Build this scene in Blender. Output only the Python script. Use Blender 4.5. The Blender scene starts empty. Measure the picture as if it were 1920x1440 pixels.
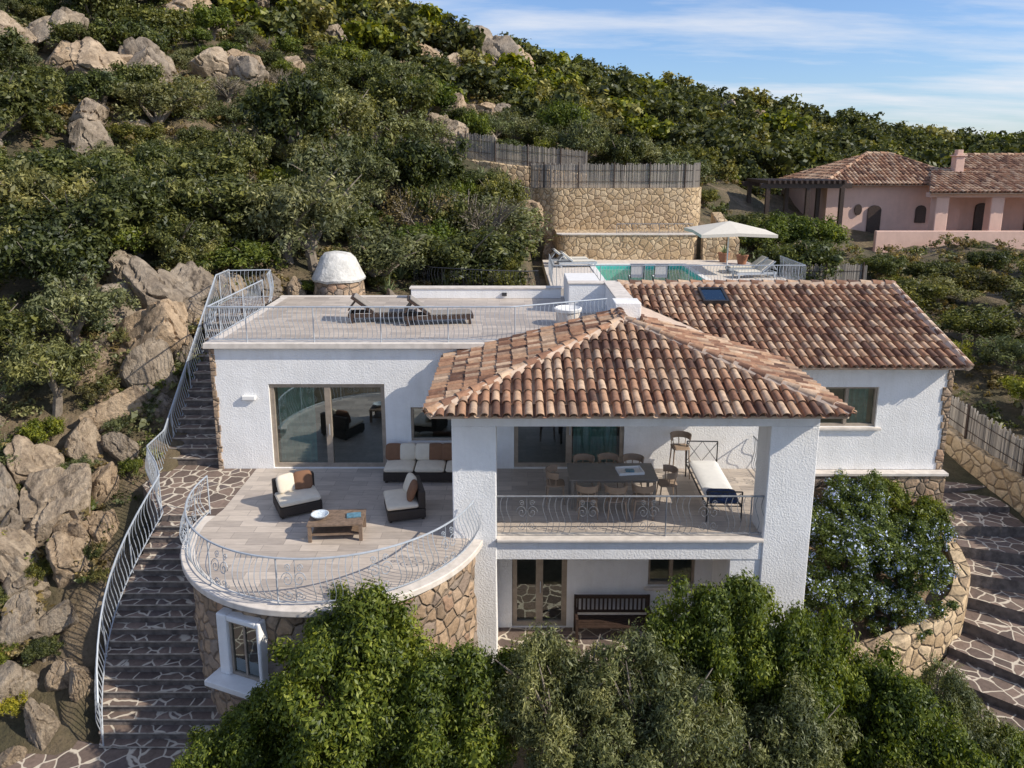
import bpy, bmesh, math, random
import numpy as np
from mathutils import Vector, Matrix
from mathutils import noise as ns
R=random.Random(7); NR=np.random.RandomState(5)
sc=bpy.context.scene; col=sc.collection
rad=math.radians
# ------------------------------------------------------------------ node helpers
def nd(nt,t,ins=None,**props):
    n=nt.nodes.new(t)
    for k,v in props.items(): setattr(n,k,v)
    for k,v in (ins or {}).items():
        s=n.inputs[k]
        if isinstance(v,bpy.types.NodeSocket): nt.links.new(v,s)
        else: s.default_value=v
    return n
def ramp(nt,fac,stops,interp='LINEAR'):
    n=nt.nodes.new('ShaderNodeValToRGB'); n.color_ramp.interpolation=interp
    cr=n.color_ramp
    while len(cr.elements)<len(stops): cr.elements.new(.5)
    for e,(p,c) in zip(cr.elements,stops):
        e.position=p; e.color=(c[0],c[1],c[2],1) if hasattr(c,'__len__') else (c,c,c,1)
    nt.links.new(fac,n.inputs[0]); return n.outputs[0]
def mixc(nt,fac,a,b,mode='MIX'):
    n=nt.nodes.new('ShaderNodeMix'); n.data_type='RGBA'; n.blend_type=mode
    for s,v in ((n.inputs[0],fac),(n.inputs[6],a),(n.inputs[7],b)):
        if isinstance(v,bpy.types.NodeSocket): nt.links.new(v,s)
        elif hasattr(v,'__len__'): s.default_value=(v[0],v[1],v[2],1)
        else: s.default_value=v
    return n.outputs[2]
def base(name,rough=.7,metal=0):
    m=bpy.data.materials.new(name); m.use_nodes=True; nt=m.node_tree
    b=nt.nodes['Principled BSDF']; b.inputs['Roughness'].default_value=rough; b.inputs['Metallic'].default_value=metal
    return m,nt,b
def oc(nt): return nt.nodes.new('ShaderNodeTexCoord').outputs['Object']
def noise(nt,vec,scale,detail=4,rough=.55):
    return nd(nt,'ShaderNodeTexNoise',{'Vector':vec,'Scale':scale,'Detail':detail,'Roughness':rough}).outputs[0]
def bump(nt,b,h,strength=.4,dist=.02):
    n=nd(nt,'ShaderNodeBump',{'Height':h,'Strength':strength,'Distance':dist}); nt.links.new(n.outputs[0],b.inputs['Normal'])
def simple(name,c,rough=.6,metal=0,var=.15,scale=8,bmp=.15,bscale=60,bd=.004):
    m,nt,b=base(name,rough,metal); v=oc(nt)
    n=noise(nt,v,scale)
    c2=tuple(x*(1-var) for x in c); c3=tuple(min(1,x*(1+var)) for x in c)
    nt.links.new(ramp(nt,n,[(.3,c2),(.7,c3)]),b.inputs['Base Color'])
    if bmp: bump(nt,b,noise(nt,v,bscale,2),bmp,bd)
    return m
def plaster(name,c):
    m,nt,b=base(name,.9); v=oc(nt)
    n=noise(nt,v,1.1,6,.65); n2=noise(nt,v,26,3)
    mp=nd(nt,'ShaderNodeMapping',{'Vector':v,'Scale':(3,3,.35)})
    a=ramp(nt,n,[(.3,tuple(x*.88 for x in c)),(.6,c)])
    a=mixc(nt,.5,a,ramp(nt,noise(nt,mp.outputs[0],1.5,5,.7),[(.3,(.88,.87,.85)),(.55,(1,1,1))]),'MULTIPLY')
    nt.links.new(a,b.inputs['Base Color']); bump(nt,b,n2,.8,.016); return m
def stonem(name,scale,cols,mortar,mw=.06,bd=.06,str=.9):
    m,nt,b=base(name,.85); v=oc(nt)
    w=nd(nt,'ShaderNodeTexNoise',{'Vector':v,'Scale':2.5,'Detail':2})
    vv=mixc(nt,.13,v,w.outputs[1])
    vc=nd(nt,'ShaderNodeTexVoronoi',{'Vector':vv,'Scale':scale,'Randomness':1.0})
    ve=nd(nt,'ShaderNodeTexVoronoi',{'Vector':vv,'Scale':scale,'Randomness':1.0},feature='DISTANCE_TO_EDGE')
    sep=nd(nt,'ShaderNodeSeparateColor',{0:vc.outputs['Color']})
    c=ramp(nt,sep.outputs[0],cols)
    c=mixc(nt,.65,c,ramp(nt,noise(nt,v,9,6,.7),[(.25,(.35,.33,.3)),(.7,(1.2,1.15,1.1))]),'MULTIPLY')
    e=ramp(nt,ve.outputs['Distance'],[(mw*.55,(0,0,0)),(mw,(1,1,1))])
    nt.links.new(mixc(nt,e,mortar,c),b.inputs['Base Color'])
    h=ramp(nt,ve.outputs['Distance'],[(0,0.),(mw*2.2,.8),(.4,1.)])
    hh=mixc(nt,.3,h,noise(nt,v,14,5)); bump(nt,b,hh,str,bd); return m
def leafm(name,dark,mid,light,tr=.28,varied=True):
    m=bpy.data.materials.new(name); m.use_nodes=True; nt=m.node_tree; nt.nodes.clear()
    g=nt.nodes.new('ShaderNodeNewGeometry'); oi=nt.nodes.new('ShaderNodeObjectInfo')
    c=ramp(nt,g.outputs['Random Per Island'],[(0,dark),(.5,mid),(1,light)])
    n=noise(nt,oc(nt),2.2,1)
    c=mixc(nt,.8,c,ramp(nt,n,[(.38,(.55,.6,.55)),(.62,(1.25,1.2,1.0))]),'MULTIPLY')
    st=[(0,(.55,.62,.55)),(.25,(1,1,1)),(.45,(1.4,1.25,.8)),(.6,(.75,.85,.75)),(.8,(1.15,1.12,1.1)),(.93,(1,1.05,.9)),(1,(.95,.8,.65))] if varied else [(0,(.9,.92,.9)),(.5,(1.05,1.03,.95)),(1,(1.15,1.1,1))]
    c=mixc(nt,1.0,c,ramp(nt,oi.outputs['Random'],st),'MULTIPLY')
    d=nd(nt,'ShaderNodeBsdfDiffuse',{'Color':c}); gl=nd(nt,'ShaderNodeBsdfGlossy',{'Color':(.9,.95,1,1),'Roughness':.5})
    t=nd(nt,'ShaderNodeBsdfTranslucent',{'Color':mixc(nt,1.0,c,(1.4,1.35,.6),'MULTIPLY')})
    m1=nd(nt,'ShaderNodeMixShader',{0:.035,1:d.outputs[0],2:gl.outputs[0]})
    mx=nd(nt,'ShaderNodeMixShader',{0:tr,1:m1.outputs[0],2:t.outputs[0]})
    nd(nt,'ShaderNodeOutputMaterial',{0:mx.outputs[0]}); return m

M={}
M['plaster']=plaster('white_plaster',(.89,.885,.88))
M['pink']=plaster('pink_plaster',(.76,.52,.43))
M['white']=simple('white_paint',(.80,.79,.77),.6,var=.05)
M['domew']=simple('weathered_whitewash',(.58,.57,.54),.85,var=.3,scale=3,bmp=.8,bscale=9,bd=.04)
M['coping']=simple('pale_stone',(.66,.60,.54),.7,var=.15,scale=5)
M['stone']=stonem('rubble_stone',3.8,[(0,(.24,.18,.13)),(.3,(.42,.30,.20)),(.55,(.50,.37,.26)),(.75,(.27,.23,.20)),(.9,(.42,.27,.18)),(1,(.56,.45,.33))],(.26,.20,.15),.05,.08,1.0)
M['stone2']=stonem('golden_stone',3.5,[(0,(.44,.32,.19)),(.4,(.60,.46,.29)),(.7,(.66,.53,.36)),(1,(.46,.34,.22))],(.30,.22,.14),.05,.08)
M['crazy']=stonem('crazy_paving',3.1,[(0,(.12,.09,.08)),(.5,(.20,.15,.125)),(.8,(.27,.20,.165)),(1,(.15,.12,.115))],(.60,.53,.43),.05,.012,.5)
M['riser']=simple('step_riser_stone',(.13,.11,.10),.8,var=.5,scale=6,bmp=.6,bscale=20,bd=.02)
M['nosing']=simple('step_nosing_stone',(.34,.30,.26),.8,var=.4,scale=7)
M['metal']=simple('grey_wrought_iron',(.44,.48,.53),.45,.2,var=.1,bmp=0)
M['metal2']=simple('weathered_grey_iron',(.24,.25,.27),.5,.2,var=.2,bmp=0)
M['iron']=simple('dark_iron',(.05,.05,.055),.45,.5,bmp=0)
M['frame']=simple('bronze_window_frame',(.36,.30,.24),.45,.2,bmp=0)
M['wicker']=simple('dark_wicker',(.035,.025,.02),.55,var=.4,scale=80,bmp=.9,bscale=120,bd=.01)
M['cream']=simple('cream_cushion',(.70,.62,.50),.9,var=.05,bmp=.3,bscale=90)
M['taupe']=simple('taupe_lounger_fabric',(.26,.235,.21),.9,var=.1,bmp=.3,bscale=90)
M['brown']=simple('brown_cushion',(.20,.10,.055),.9,var=.1,bmp=.3,bscale=90)
M['wood']=simple('teak_wood',(.20,.14,.10),.55,var=.3,scale=12)
M['dwood']=simple('dark_wood',(.05,.03,.022),.5,var=.3,scale=12)
M['tablem']=simple('taupe_table_top',(.21,.19,.17),.4,var=.08)
M['chairm']=simple('taupe_chair_shell',(.30,.22,.16),.5,var=.1)
M['navy']=simple('navy_cloth',(.03,.05,.12),.9,var=.5,scale=25)
M['linen']=simple('white_linen',(.74,.74,.74),.9,var=.04)
M['curtain']=simple('teal_sheer_curtain',(.34,.62,.56),.9,var=.15)
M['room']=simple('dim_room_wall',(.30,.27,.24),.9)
M['dark_fill']=simple('unlit_interior_dark',(.02,.02,.022),.9)  # near-black colour painted in for the shade behind the basement pane
M['bark']=simple('bark',(.22,.185,.15),.9,var=.4,scale=10,bmp=.8,bscale=25,bd=.02)
M['canvas']=simple('beige_canvas',(.66,.62,.54),.9,var=.05)
M['pot']=simple('terracotta_pot',(.36,.17,.10),.8)
M['yellow']=simple('yellow_hose_rubber',(.45,.40,.08),.5)
M['soil']=simple('dry_soil',(.24,.17,.11),.95,var=.4,scale=3,bmp=.8,bscale=12,bd=.05)
M['poolt']=simple('turquoise_pool_tile',(.16,.62,.56),.4,var=.1,scale=3)
M['bowl']=simple('blue_white_ceramic',(.55,.62,.68),.3,var=.3,scale=30)
M['book']=simple('blue_book_cover',(.10,.22,.30),.4,var=.4,scale=18)
M['agave']=simple('agave_leaf',(.24,.29,.14),.6,var=.3)
M['mortar']=simple('pale_mortar',(.55,.43,.34),.9)
def reedm():
    m,nt,b=base('dry_reed',.9); g=nt.nodes.new('ShaderNodeNewGeometry')
    c=ramp(nt,g.outputs['Random Per Island'],[(0,(.17,.155,.14)),(.5,(.30,.27,.24)),(1,(.46,.41,.35))])
    nt.links.new(c,b.inputs['Base Color']); return m
M['reed']=reedm()
def tilem():
    m,nt,b=base('terracotta_tile',.85); g=nt.nodes.new('ShaderNodeNewGeometry')
    c=ramp(nt,g.outputs['Random Per Island'],[(0,(.105,.055,.04)),(.2,(.24,.125,.08)),(.42,(.38,.21,.13)),(.6,(.46,.29,.185)),(.8,(.58,.43,.31)),(1,(.29,.19,.135))])
    v=oc(nt)
    c=mixc(nt,.85,c,ramp(nt,noise(nt,v,7,6,.7),[(.3,(.5,.46,.43)),(.62,(1.12,1.1,1.06))]),'MULTIPLY')
    c=mixc(nt,ramp(nt,noise(nt,v,2.3,5,.75),[(.58,(0,0,0)),(.74,(.4,.4,.4))]),c,(.42,.36,.27))
    nt.links.new(c,b.inputs['Base Color']); bump(nt,b,noise(nt,v,40,3),.4,.01); return m
M['tile']=tilem()
def travm():
    m,nt,b=base('travertine_plank',.45); v=oc(nt)
    br=nd(nt,'ShaderNodeTexBrick',{'Vector':v,'Color1':(.58,.51,.445,1),'Color2':(.40,.35,.31,1),'Mortar':(.30,.26,.23,1),'Scale':1.0,'Mortar Size':.006,'Brick Width':.8,'Row Height':.26,'Bias':0.0})
    mp=nd(nt,'ShaderNodeMapping',{'Vector':v,'Scale':(2,9,1)})
    c=mixc(nt,.6,br.outputs[0],ramp(nt,noise(nt,mp.outputs[0],1.5,5,.65),[(.3,(.7,.68,.66)),(.7,(1.2,1.18,1.15))]),'MULTIPLY')
    nt.links.new(c,b.inputs['Base Color']); return m
M['trav']=travm()
def glassm():
    m=bpy.data.materials.new('window_glass'); m.use_nodes=True; nt=m.node_tree; nt.nodes.clear()
    fr=nd(nt,'ShaderNodeFresnel',{'IOR':1.6})
    a=nd(nt,'ShaderNodeMath',{0:fr.outputs[0],1:.2},operation='ADD',use_clamp=True)
    t=nd(nt,'ShaderNodeBsdfTransparent',{'Color':(.55,.65,.64,1)}); g=nd(nt,'ShaderNodeBsdfGlossy',{'Color':(.85,.95,.95,1),'Roughness':.01})
    mx=nd(nt,'ShaderNodeMixShader',{0:a.outputs[0],1:t.outputs[0],2:g.outputs[0]})
    nd(nt,'ShaderNodeOutputMaterial',{0:mx.outputs[0]}); return m
M['glass']=glassm()
def waterm():
    m=bpy.data.materials.new('pool_water'); m.use_nodes=True; nt=m.node_tree; nt.nodes.clear()
    n=noise(nt,oc(nt),4,3); bp=nd(nt,'ShaderNodeBump',{'Height':n,'Strength':.15,'Distance':.05})
    t=nd(nt,'ShaderNodeBsdfTransparent',{'Color':(.74,.96,.93,1)}); g=nd(nt,'ShaderNodeBsdfGlossy',{'Color':(1,1,1,1),'Roughness':.03,'Normal':bp.outputs[0]})
    fr=nd(nt,'ShaderNodeFresnel',{'IOR':1.15,'Normal':bp.outputs[0]})
    mx=nd(nt,'ShaderNodeMixShader',{0:fr.outputs[0],1:t.outputs[0],2:g.outputs[0]})
    nd(nt,'ShaderNodeOutputMaterial',{0:mx.outputs[0]}); return m
M['water']=waterm()
def rockm():
    m,nt,b=base('granite',.9); v=oc(nt)
    oi=nt.nodes.new('ShaderNodeObjectInfo')
    c=ramp(nt,noise(nt,v,1.3,9,.7),[(.3,(.17,.13,.095)),(.43,(.32,.255,.19)),(.58,(.44,.36,.275)),(.75,(.33,.29,.24))])
    c=mixc(nt,.65,c,ramp(nt,noise(nt,v,11,6,.75),[(.3,(.45,.45,.45)),(.6,(1.15,1.15,1.12))]),'MULTIPLY')
    mp=nd(nt,'ShaderNodeMapping',{'Vector':v,'Scale':(2.2,2.2,.5),'Rotation':(.4,.3,0)})
    st=noise(nt,mp.outputs[0],1.6,6,.7)
    c=mixc(nt,.8,c,ramp(nt,st,[(.36,(.32,.30,.28)),(.48,(1,1,1))]),'MULTIPLY')
    c=mixc(nt,1.0,c,ramp(nt,oi.outputs['Random'],[(0,(.72,.73,.76)),(.5,(1,1,1)),(1,(1.2,1.08,.94))]),'MULTIPLY')
    nt.links.new(c,b.inputs['Base Color'])
    h=mixc(nt,.5,noise(nt,v,3.5,9,.7),st); bump(nt,b,h,1.0,.28); return m
M['rock']=rockm()
def terrm():
    m,nt,b=base('hillside_ground',.95); v=oc(nt)
    c=ramp(nt,noise(nt,v,.35,6,.6),[(.3,(.055,.06,.03)),(.46,(.12,.10,.055)),(.58,(.22,.165,.105)),(.72,(.36,.29,.21))])
    c=mixc(nt,.6,c,ramp(nt,noise(nt,v,3,6,.7),[(.3,(.5,.5,.5)),(.65,(1.2,1.2,1.2))]),'MULTIPLY')
    nt.links.new(c,b.inputs['Base Color']); bump(nt,b,noise(nt,v,2.5,8,.7),1.0,.3); return m
M['terrain']=terrm()
M['leaf_a']=leafm('maquis_leaf',(.040,.050,.015),(.094,.108,.032),(.21,.215,.07))
M['leaf_b']=leafm('olive_leaf',(.078,.086,.042),(.165,.172,.080),(.32,.32,.17))
M['leaf_c']=leafm('fresh_leaf',(.045,.068,.012),(.115,.15,.024),(.25,.28,.055),.35)
M['leaf_d']=leafm('yellow_green_leaf',(.13,.15,.02),(.25,.26,.035),(.40,.38,.07),.35)
M['leaf_e']=leafm('dry_twig_leaf',(.11,.09,.065),(.19,.16,.115),(.28,.24,.17))
M['leaf_f']=leafm('dark_maquis_leaf',(.032,.040,.015),(.072,.084,.028),(.16,.165,.055))
M['leaf_g']=leafm('mastic_leaf',(.045,.072,.010),(.125,.165,.022),(.27,.31,.055),.36,False)
M['leaf_h']=leafm('silver_olive_leaf',(.075,.088,.035),(.16,.175,.075),(.31,.32,.16),.3,False)
M['leaf_i']=leafm('plumbago_leaf',(.05,.08,.018),(.11,.15,.035),(.22,.27,.07),.35,False)
M['flower']=simple('pale_blue_petal',(.50,.58,.82),.7,var=.15)
# ------------------------------------------------------------------ mesh builder
W={}; CH={}
class MB:
    def __init__(s): s.v=[];s.f=[];s.m=[]
    def add(s,vs,fs,mi=0):
        o=len(s.v); s.v+=[tuple(p) for p in vs]; s.f+=[tuple(i+o for i in f) for f in fs]; s.m+=[mi]*len(fs); return s
    def box(s,x0,x1,y0,y1,z0,z1,mi=0,T=None):
        p=[Vector(c) for c in ((x0,y0,z0),(x1,y0,z0),(x1,y1,z0),(x0,y1,z0),(x0,y0,z1),(x1,y0,z1),(x1,y1,z1),(x0,y1,z1))]
        if T is not None: p=[T@q for q in p]
        return s.add(p,[(3,2,1,0),(4,5,6,7),(0,1,5,4),(1,2,6,5),(2,3,7,6),(3,0,4,7)],mi)
    def prism(s,poly,z0,z1,mi=0,mt=None):
        n=len(poly)
        z0s=z0 if hasattr(z0,'__len__') else [z0]*n; z1s=z1 if hasattr(z1,'__len__') else [z1]*n
        vs=[(p[0],p[1],z) for p,z in zip(poly,z0s)]+[(p[0],p[1],z) for p,z in zip(poly,z1s)]
        s.add(vs,[tuple(range(n-1,-1,-1))]+[(i,(i+1)%n,(i+1)%n+n,i+n) for i in range(n)],mi)
        o=len(s.v)-2*n; s.f.append(tuple(o+n+i for i in range(n))); s.m.append(mi if mt is None else mt); return s
    def tube(s,pts,r,n=5,mi=0,cap=True):
        pts=[Vector(p) for p in pts]; k=len(pts); rs=r if hasattr(r,'__len__') else [r]*k
        vs=[]; up=Vector((0,0,1))
        for i,p in enumerate(pts):
            t=(pts[min(i+1,k-1)]-pts[max(i-1,0)]); 
            if t.length<1e-9: t=Vector((0,0,1))
            t.normalize()
            a=up if abs(t.z)<.9 else Vector((0,1,0))
            u=t.cross(a).normalized(); w=u.cross(t)
            for j in range(n):
                an=2*math.pi*j/n+math.pi/4; vs.append(p+(u*math.cos(an)+w*math.sin(an))*rs[i])
        fs=[(i*n+j,i*n+(j+1)%n,(i+1)*n+(j+1)%n,(i+1)*n+j) for i in range(k-1) for j in range(n)]
        if cap: fs+=[tuple(range(n-1,-1,-1)),tuple((k-1)*n+j for j in range(n))]
        return s.add(vs,fs,mi)
    def lathe(s,c,prof,n=24,mi=0):
        vs=[];k=len(prof)
        for (r,z) in prof:
            for j in range(n):
                a=2*math.pi*j/n; vs.append((c[0]+r*math.cos(a),c[1]+r*math.sin(a),c[2]+z))
        fs=[(i*n+j,i*n+(j+1)%n,(i+1)*n+(j+1)%n,(i+1)*n+j) for i in range(k-1) for j in range(n)]
        fs+=[tuple(range(n-1,-1,-1)),tuple((k-1)*n+j for j in range(n))]
        return s.add(vs,fs,mi)
    def pillow(s,T,a,b,c,e=.35,mi=0,nu=20,nv=10):
        vs=[]; pw=lambda x,e: math.copysign(abs(x)**e,x)
        for i in range(nv+1):
            ph=-math.pi/2+math.pi*i/nv
            for j in range(nu):
                th=2*math.pi*j/nu; cp=pw(math.cos(ph),.8)
                vs.append(T@Vector((a*cp*pw(math.cos(th),e),b*cp*pw(math.sin(th),e),c*pw(math.sin(ph),.7))))
        fs=[(i*nu+j,i*nu+(j+1)%nu,(i+1)*nu+(j+1)%nu,(i+1)*nu+j) for i in range(nv) for j in range(nu)]
        return s.add(vs,fs,mi)
    def obj(s,name,mats,parent=None,origin=(0,0,0),smooth=False,bevel=0,**pr):
        me=bpy.data.meshes.new(name); o=Vector(origin)
        me.from_pydata([(v[0]-o.x,v[1]-o.y,v[2]-o.z) for v in s.v],[],s.f)
        for m in (mats if isinstance(mats,(list,tuple)) else [mats]): me.materials.append(M[m])
        if len(me.materials)>1: me.polygons.foreach_set('material_index',s.m)
        if smooth:
            me.polygons.foreach_set('use_smooth',[True]*len(me.polygons)); me.set_sharp_from_angle(angle=rad(40))
        me.update()
        return reg(name,me,parent,o,bevel,**pr)
def reg(name,me,parent=None,o=Vector((0,0,0)),bevel=0,**pr):
    ob=bpy.data.objects.new(name,me); col.objects.link(ob); ob.location=o; W[ob.name]=Vector(o); CH[ob.name]=[]
    if parent is not None:
        ob.parent=parent; ob.matrix_parent_inverse=Matrix.Translation(-W[parent.name]); CH[parent.name].append(ob)
    if bevel:
        b=ob.modifiers.new('bevel','BEVEL'); b.width=bevel; b.segments=2; b.limit_method='ANGLE'
    for k,v in pr.items(): ob[k]=v
    return ob
def thing(name,label,cat,loc=(0,0,0),**pr):
    return reg(name,None,None,Vector(loc),label=label,category=cat,**pr)
def rec(src,dst):
    for c in CH[src.name]:
        n=c.copy(); col.objects.link(n); n.parent=dst; CH[n.name]=[]; CH[dst.name].append(n); rec(c,n)
used=set()
def place(t,loc,rz=0,s=1,label=None,rx=0,ry=0):
    if t.name in used:
        n=t.copy(); col.objects.link(n); CH[n.name]=[]; rec(t,n)
    else: n=t; used.add(t.name)
    n.location=loc; n.rotation_euler=(rx,ry,rz); n.scale=s if hasattr(s,'__len__') else (s,s,s)
    if label: n['label']=label
    return n
def resample(pts,step):
    pts=[Vector(p) for p in pts]; L=[0]
    for a,b in zip(pts,pts[1:]): L.append(L[-1]+(b-a).length)
    n=max(1,round(L[-1]/step)); out=[];j=0
    for i in range(n+1):
        d=L[-1]*i/n
        while j<len(pts)-2 and L[j+1]<d: j+=1
        t=(d-L[j])/max(1e-9,(L[j+1]-L[j])); p=pts[j].lerp(pts[j+1],min(1,t)); tt=(pts[j+1]-pts[j]); tt.z=0
        out.append((p,tt.normalized()))
    return out
def railing(mb,path,h=.95,sp=.125,amp=.035,belly=.09,sign=1,scroll=0,r=.0085):
    rs=resample(path,sp)
    mb.tube([p+Vector((0,0,h)) for p,t in rs],.02,6); 
    mb.tube([p+Vector((0,0,.07)) for p,t in rs],.013,5)
    K=10
    skip=set()
    if scroll:
        k=int(scroll/sp)
        for c in range(k//2,len(rs)-3,k):
            for q in range(c-2,c+3): skip.add(q)
            p,t=rs[c]; o=Vector((t.y,-t.x,0))*sign
            for sx in (-1,1):
                for (cz,r0,tz) in ((h*.62,.15,1),(h*.28,.12,-1),(h*.84,.07,1)):
                    pts=[]
                    for q in range(22):
                        an=q/21*math.pi*3.2; rr=r0*(1-q/24)
                        pts.append(p+t*(sx*(.11+rr*math.cos(an)*.8))+Vector((0,0,cz+tz*rr*math.sin(an)))+o*belly*.8*math.sin(math.pi*min(1,max(0,(cz+tz*rr*math.sin(an))/h))))
                    mb.tube(pts,r,4,cap=False)
            mb.tube([p+Vector((0,0,.07)),p+Vector((0,0,h))],r,4)
    for i,(p,t) in enumerate(rs):
        o=Vector((t.y,-t.x,0))*sign
        if i in skip: continue
        if i%14==0:
            mb.tube([p+Vector((0,0,-.02)),p+Vector((0,0,h))],.016,5); continue
        mb.tube([p+t*(amp*math.sin(2*math.pi*k/K))+o*(belly*math.sin(math.pi*min(1,(k/K)*1.02))**1.4*(1.3-.6*k/K))+Vector((0,0,.07+(h-.07)*k/K)) for k in range(K+1)],r,4,cap=False)
# ------------------------------------------------------------------ terrain
CP=[(-10,5,-4.2),(0,5,-4.4),(10,5,-4.4),(-20,8,-3.8),(20,8,-4),(-5,10,-3.6),(3,11,-3.6),(9,11,-3.6),(-40,5,-3),(45,5,-4),
(-9.6,12.4,-3.5),(-9.6,14,-2.2),(-9.8,16,-.7),(-10,18,0.0),(-10.2,21,2.2),(-10.2,24,3.2),(-13,13,-2.4),(-13,17,0.6),(-13,21,2.8),(-14,25,4.6),(-19,30,7.0),(-19,20,3.5),(-29,45,14.5),(-39,60,21),(-60,80,34),(-26,30,9.5),(-45,40,18),(-30,20,5),(-45,20,8),
(-6.5,26,3.0),(-8.7,35,6),(-12.5,50,12),(-17.5,70,20),(-25,100,30),(-50,105,42),
(0,26,2.2),(0,30,2.2),(0,38,4.0),(-4,42,6.4),(0,45,6.5),(0,60,10.5),(0,80,16.0),(0,100,18.2),
(11,29,1.8),(6,34,1.6),(11,34,1.8),(6,45,5.6),(13,42,3.0),(15,60,7),(20,80,10.6),(25,100,13.4),
(13,38,2.0),(17,34,1.4),(14,26,.5),(14,22,-.4),(12.6,18,-1.65),(16,18,-.8),(12,15.5,-2.6),(16,14,-2.4),(9.8,13,-3.5),(8,13.6,-3.4),(22,22,.2),(30,20,-.5),
(24,50,2.3),(34,50,2.2),(24,42,2.1),(34,42,1.6),(30,60,2.6),(36,70,4.2),(50,100,9),(40,85,6.5),(50,55,2),(50,35,0),(70,100,6.5),(75,60,2.5),(4,24,1.5),(9,26,1.4)]
P=np.array(CP,float); n=len(P)
def phi(r2): return .5*r2*np.log(r2+1e-9)
D=((P[:,None,:2]-P[None,:,:2])**2).sum(-1); A=np.zeros((n+3,n+3)); A[:n,:n]=phi(D)+np.eye(n)*4.0; A[:n,n]=1;A[:n,n+1:]=P[:,:2];A[n,:n]=1;A[n+1:,:n]=P[:,:2].T
Wt=np.linalg.solve(A,np.concatenate([P[:,2],[0,0,0]]))
def H(x,y):
    x=np.atleast_1d(np.asarray(x,float)); y=np.atleast_1d(np.asarray(y,float))
    xc=np.clip(x,-65,80); yc=np.clip(y,3,105)
    z=Wt[n]+Wt[n+1]*xc+Wt[n+2]*yc
    for i in range(n): z=z+Wt[i]*phi((xc-P[i,0])**2+(yc-P[i,1])**2)
    out=np.maximum(0,np.hypot(x-xc,y-yc)); z=np.where(out>0,z*np.exp(-out/150.),z)
    amp=np.clip((y-24)/20,0,1)*np.clip((np.abs(x-6)-7)/6+np.clip((y-46)/5,0,3),0,1)
    z=z+amp*(.5*np.sin(x*.55+1.3*np.sin(y*.3))*np.cos(y*.47)+.25*np.sin(x*1.3+y*.9))
    z=np.where((x>-8.6)&(x<10.9)&(y>14.9)&(y<24.3),np.minimum(z,-3.4),z)
    z=np.where((x>.8)&(x<12.4)&(y>24)&(y<31.2),np.minimum(z,1.7),z)
    z=np.where((x>3.2)&(x<9.4)&(y>31)&(y<38),np.minimum(z,.3),z)
    z=np.where((x>-8.6)&(x<12)&(y>9)&(y<15),np.minimum(z,-3.42),z)
    z=np.where((x>1.0)&(x<12.2)&(y>30)&(y<42.4),np.minimum(z,2.2),z)
    z=np.where((x>0)&(x<12.4)&(y>=42.4)&(y<46.5),np.minimum(z,4.5),z)
    return z
def h1(x,y): return float(H(x,y)[0])
def axis(parts):
    a=[]
    for s,e,d in parts: a+=list(np.arange(s,e,d))
    return np.array(a+[parts[-1][1]])
xs=axis([(-3000,-400,650),(-400,-100,75),(-100,-16,1.5),(-16,20,.45),(20,100,1.5),(100,400,75),(400,3000,650)])
ys=axis([(-2000,-200,600),(-200,0,40),(0,8,2),(8,47,.45),(47,115,1.2),(115,400,35),(400,4000,600)])
X,Y=np.meshgrid(xs,ys); Z=H(X.ravel(),Y.ravel())
nx,ny=len(xs),len(ys)
def npmesh(name,verts,quads,mats,mi=None,smooth=False):
    me=bpy.data.meshes.new(name); nv=len(verts); nf=len(quads)
    me.vertices.add(nv); me.vertices.foreach_set('co',np.asarray(verts,np.float32).ravel())
    me.loops.add(nf*4); me.loops.foreach_set('vertex_index',np.asarray(quads,np.int32).ravel())
    me.polygons.add(nf); me.polygons.foreach_set('loop_start',np.arange(0,nf*4,4,dtype=np.int32))
    for m in mats: me.materials.append(M[m])
    if mi is not None: me.polygons.foreach_set('material_index',np.asarray(mi,np.int32))
    me.polygons.foreach_set('use_smooth',np.full(nf,smooth)); me.update(calc_edges=True); return me
ii=np.arange(nx*ny).reshape(ny,nx)
q=np.stack([ii[:-1,:-1],ii[:-1,1:],ii[1:,1:],ii[1:,:-1]],-1).reshape(-1,4)
reg('ground',npmesh('ground',np.stack([X.ravel(),Y.ravel(),Z],-1),q,['terrain'],None,True),kind='structure',label='rocky hillside ground with dry soil and scrub',category='ground')

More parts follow.
